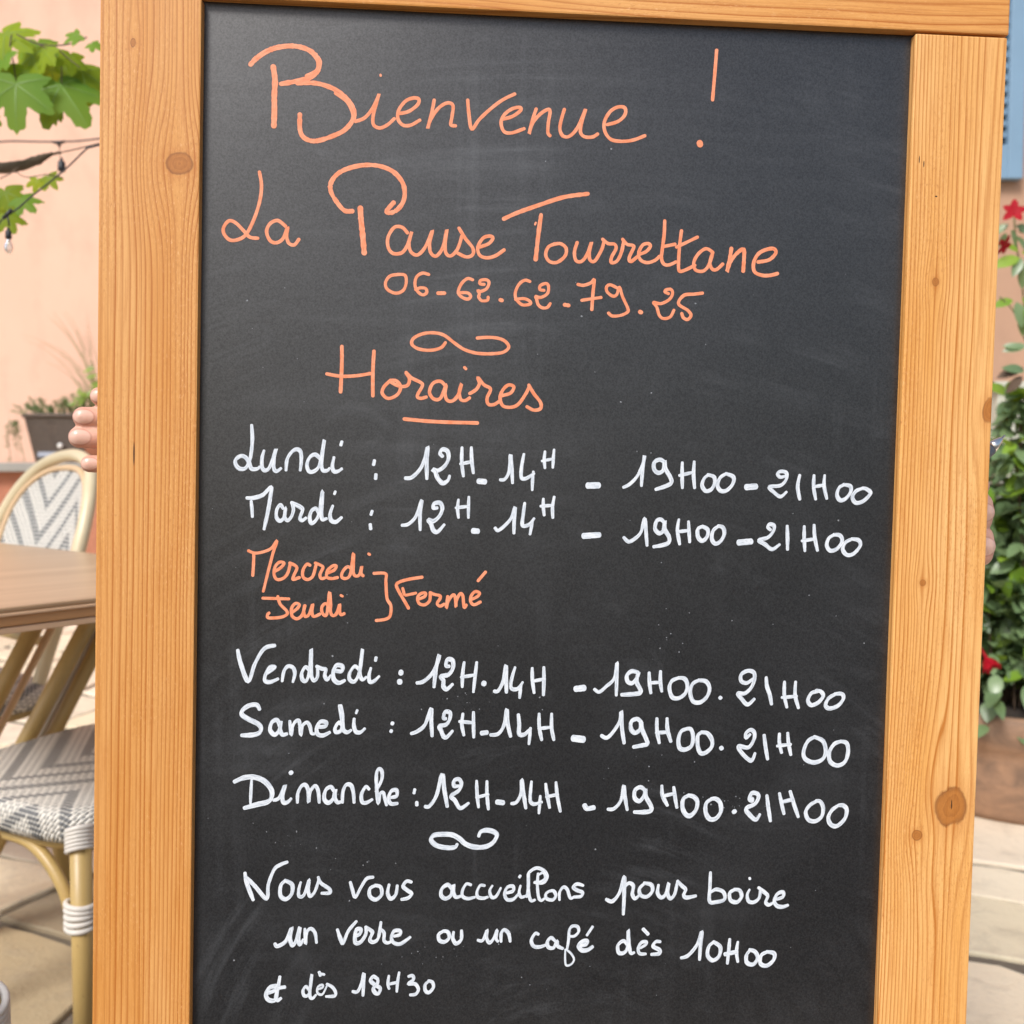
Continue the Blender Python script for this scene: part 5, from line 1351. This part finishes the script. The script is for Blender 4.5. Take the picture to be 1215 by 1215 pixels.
hands = {-1: hand(-1, [(-0.32787, -0.26593, 0.00716, -0.26832), (-0.33978, -0.28088, 0.00794, -0.28237), (-0.34261, -0.29529, 0.00837, -0.29619), (-0.33397, -0.31393, 0.00671, -0.30973)], (-0.155, 0.06, -0.2919388686577935), (-0.24, 0.033, -0.22332000000000002)), 1: hand(1, [(0.32978, -0.31466, 0.00818, -0.32158), (0.33417, -0.33409, 0.0104, -0.33598), (0.33591, -0.35932, 0.01075, -0.35048), (0.32392, -0.37474, 0.00759, -0.36337)], (0.155, 0.06, -0.34677724004104893), (0.262, 0.036, -0.28158))}
WR = {-1: (-0.155, 0.06, -0.2919388686577935), 1: (0.155, 0.06, -0.34677724004104893)}
NAILS = {-1: [(-0.32787, -0.26593, 0.00716, -0.26832), (-0.33978, -0.28088, 0.00794, -0.28237), (-0.34261, -0.29529, 0.00837, -0.29619), (-0.33397, -0.31393, 0.00671, -0.30973)], 1: [(0.33417, -0.33409, 0.0104, -0.33598), (0.33591, -0.35932, 0.01075, -0.35048)]}
# body
bm = bmesh.new()
ellip(bm, (0, 0, 1.18), (.165, .098, .24)); ellip(bm, (0, 0, .96), (.150, .095, .16)); ellip(bm, (0, -.005, 1.33), (.175, .08, .075))
capsules(bm, [((0, .005, 1.36), .055), ((0, -.012, 1.46), .050)])
ellip(bm, (0, -.02, 1.575), (.073, .092, .108)); ellip(bm, (0, -.035, 1.515), (.050, .065, .060))
ellip(bm, (0, -.112, 1.558), (.013, .018, .022)); ellip(bm, (0, -.102, 1.513), (.024, .010, .009))
for s in (-1, 1):
    ellip(bm, (s * .076, -.01, 1.567), (.010, .020, .031)); ellip(bm, (s * .03, -.094, 1.585), (.014, .012, .010))
    w = S(*WR[s]); el = Vector((s * .285 , -.03, 1.075)); sh_ = Vector((s * .165, 0, 1.335))
    capsules(bm, [(sh_, .052), (sh_.lerp(el, .5), .045), (el, .037), (el.lerp(w, .35), .036), (el.lerp(w, .8), .026), (w, .021)])
    capsules(bm, [((s * .085, 0, .90), .085), ((s * .09, -.005, .70), .070), ((s * .09, -.012, .49), .052), ((s * .092, .0, .34), .050), ((s * .095, .012, .10), .034)])
    capsules(bm, [((s * .095, .02, .05), .036), ((s * .10, -.06, .035), .030), ((s * .105, -.13, .028), .024)])
body = remeshed(bm, .007, 6)
me_tmp = bpy.data.meshes.new('h')
for s in (-1, 1):
    hands[s].to_mesh(me_tmp); body.from_mesh(me_tmp)
bo_ = obj('body', body, M['skin'], person, True)
na_ = bo_.data.attributes.new('nail', 'FLOAT', 'POINT'); MI = MW.inverted()
for v in bo_.data.vertices:
    q = MI @ (v.co + po)
    if q.z < -.2 and q.z > -.45 and q.y < TH + .0095 and abs(q.x) > .3:
        for side, fl in NAILS.items():
            for (tx, z, r, kz) in fl:
                d_ = math.hypot((abs(q.x) - (abs(tx) - r * 1.15)) / (r * .95), (q.z - z) / (r * .66)) if q.x * side > 0 else 9
                if d_ < 2 and q.y < TH + .0095 - .35 * r: na_.data[v.index].value = max(na_.data[v.index].value, max(0.0, 1.5 - d_))
for s in (-1, 1):
    bm = bmesh.new(); ellip(bm, (s * .03, -.0935, 1.583), (.0105, .011, .0062)); e = obj('eye', bm, M['white_gloss'], person, True)
    bm = bmesh.new(); ellip(bm, (s * .03, -.1015, 1.583), (.0048, .0040, .0048)); obj('iris', bm, M['twig'], e, True)
for s in (-1, 1):
    bm = bmesh.new(); capsules(bm, [((s * .016, -.1035, 1.600), .0028), ((s * .032, -.101, 1.604), .0032), ((s * .046, -.091, 1.599), .0022)], 10); HB = obj('eyebrow', bm, M['twig'], person, True)
M['lip'] = plain('lips', (0.48, 0.18, 0.15), .45)
bm = bmesh.new(); ellip(bm, (0, -.1085, 1.516), (.021, .0065, .0042)); ellip(bm, (0, -.108, 1.5095), (.018, .0065, .0048)); obj('mouth', bm, M['lip'], person, True)
M['shirt'] = plain('dark_shirt', (0.03, 0.035, 0.05), .85, var=.2); M['trousers'] = plain('dark_trousers', (0.035, 0.037, 0.045), .85, var=.2); M['hair'] = plain('brown_hair', (0.07, 0.04, 0.025), .5, var=.4, nscale=120); M['shoe'] = plain('dark_shoe', (0.03, 0.028, 0.026), .6)
bm = bmesh.new(); ellip(bm, (0, 0, 1.16), (.180, .112, .25)); ellip(bm, (0, 0, .97), (.168, .112, .13)); ellip(bm, (0, -.003, 1.33), (.190, .092, .075)); capsules(bm, [((0, .004, 1.35), .068), ((0, -.002, 1.40), .060)])
for s in (-1, 1):
    el = Vector((s * .285, -.03, 1.075)); sh_ = Vector((s * .165, 0, 1.335)); w = S(*WR[s])
    capsules(bm, [(sh_, .062), (sh_.lerp(el, .5), .055), (el, .047), (el.lerp(w, .45), .044)])
obj('shirt', remeshed(bm, .007, 5), M['shirt'], person, True)
bm = bmesh.new(); ellip(bm, (0, 0, .93), (.160, .104, .12))
for s in (-1, 1): capsules(bm, [((s * .085, 0, .88), .094), ((s * .09, -.005, .70), .080), ((s * .09, -.012, .49), .064), ((s * .092, .0, .34), .060), ((s * .095, .012, .09), .050)])
obj('trousers', remeshed(bm, .007, 5), M['trousers'], person, True)
for s in (-1, 1):
    bm = bmesh.new(); capsules(bm, [((s * .095, .025, .046), .043), ((s * .10, -.06, .040), .038), ((s * .106, -.14, .033), .032)])
    obj('shoe', remeshed(bm, .005, 4), M['shoe'], person, True)
bm = bmesh.new(); ellip(bm, (0, .004, 1.605), (.083, .094, .095)); ellip(bm, (0, .045, 1.55), (.078, .06, .11))
for v in [v for v in bm.verts if v.co.y < -.045 and v.co.z < 1.625]: v.co.y = -.045
obj('hair', remeshed(bm, .006, 3), M['hair'], person, True)


# ---------------------------------------------------------------- pen held behind the right edge
M['pen_grey'] = plain('pen_barrel', (0.13, 0.135, 0.145), .45, var=.05); t = NT('pen_silver'); t.base((.86, .83, .78)).rough(.32); t.b.inputs['Metallic'].default_value = 1.0; M['pen_silver'] = t.m
pt = at(1192.5, 516.5, .735); pj = at(1175, 532, .732); dr = (pj - pt).normalized()
pen = empty('pen', pj); tag(pen, 'dark pen with a silver cone tip poking out past the right edge of the frame', 'pen')
bm = bmesh.new(); tube(bm, [dr * .0005, dr * .10], .0052, 16); obj('barrel', bm, M['pen_grey'], pen)
LP = (pt - pj).length
bm = bmesh.new(); tube(bm, [Vector((0, 0, 0)), -dr * LP * .3, -dr * LP * .72, -dr * LP * .76, -dr * LP], [.0050, .0040, .0020, .0010, .0005], 18); obj('tip', bm, M['pen_silver'], pen)
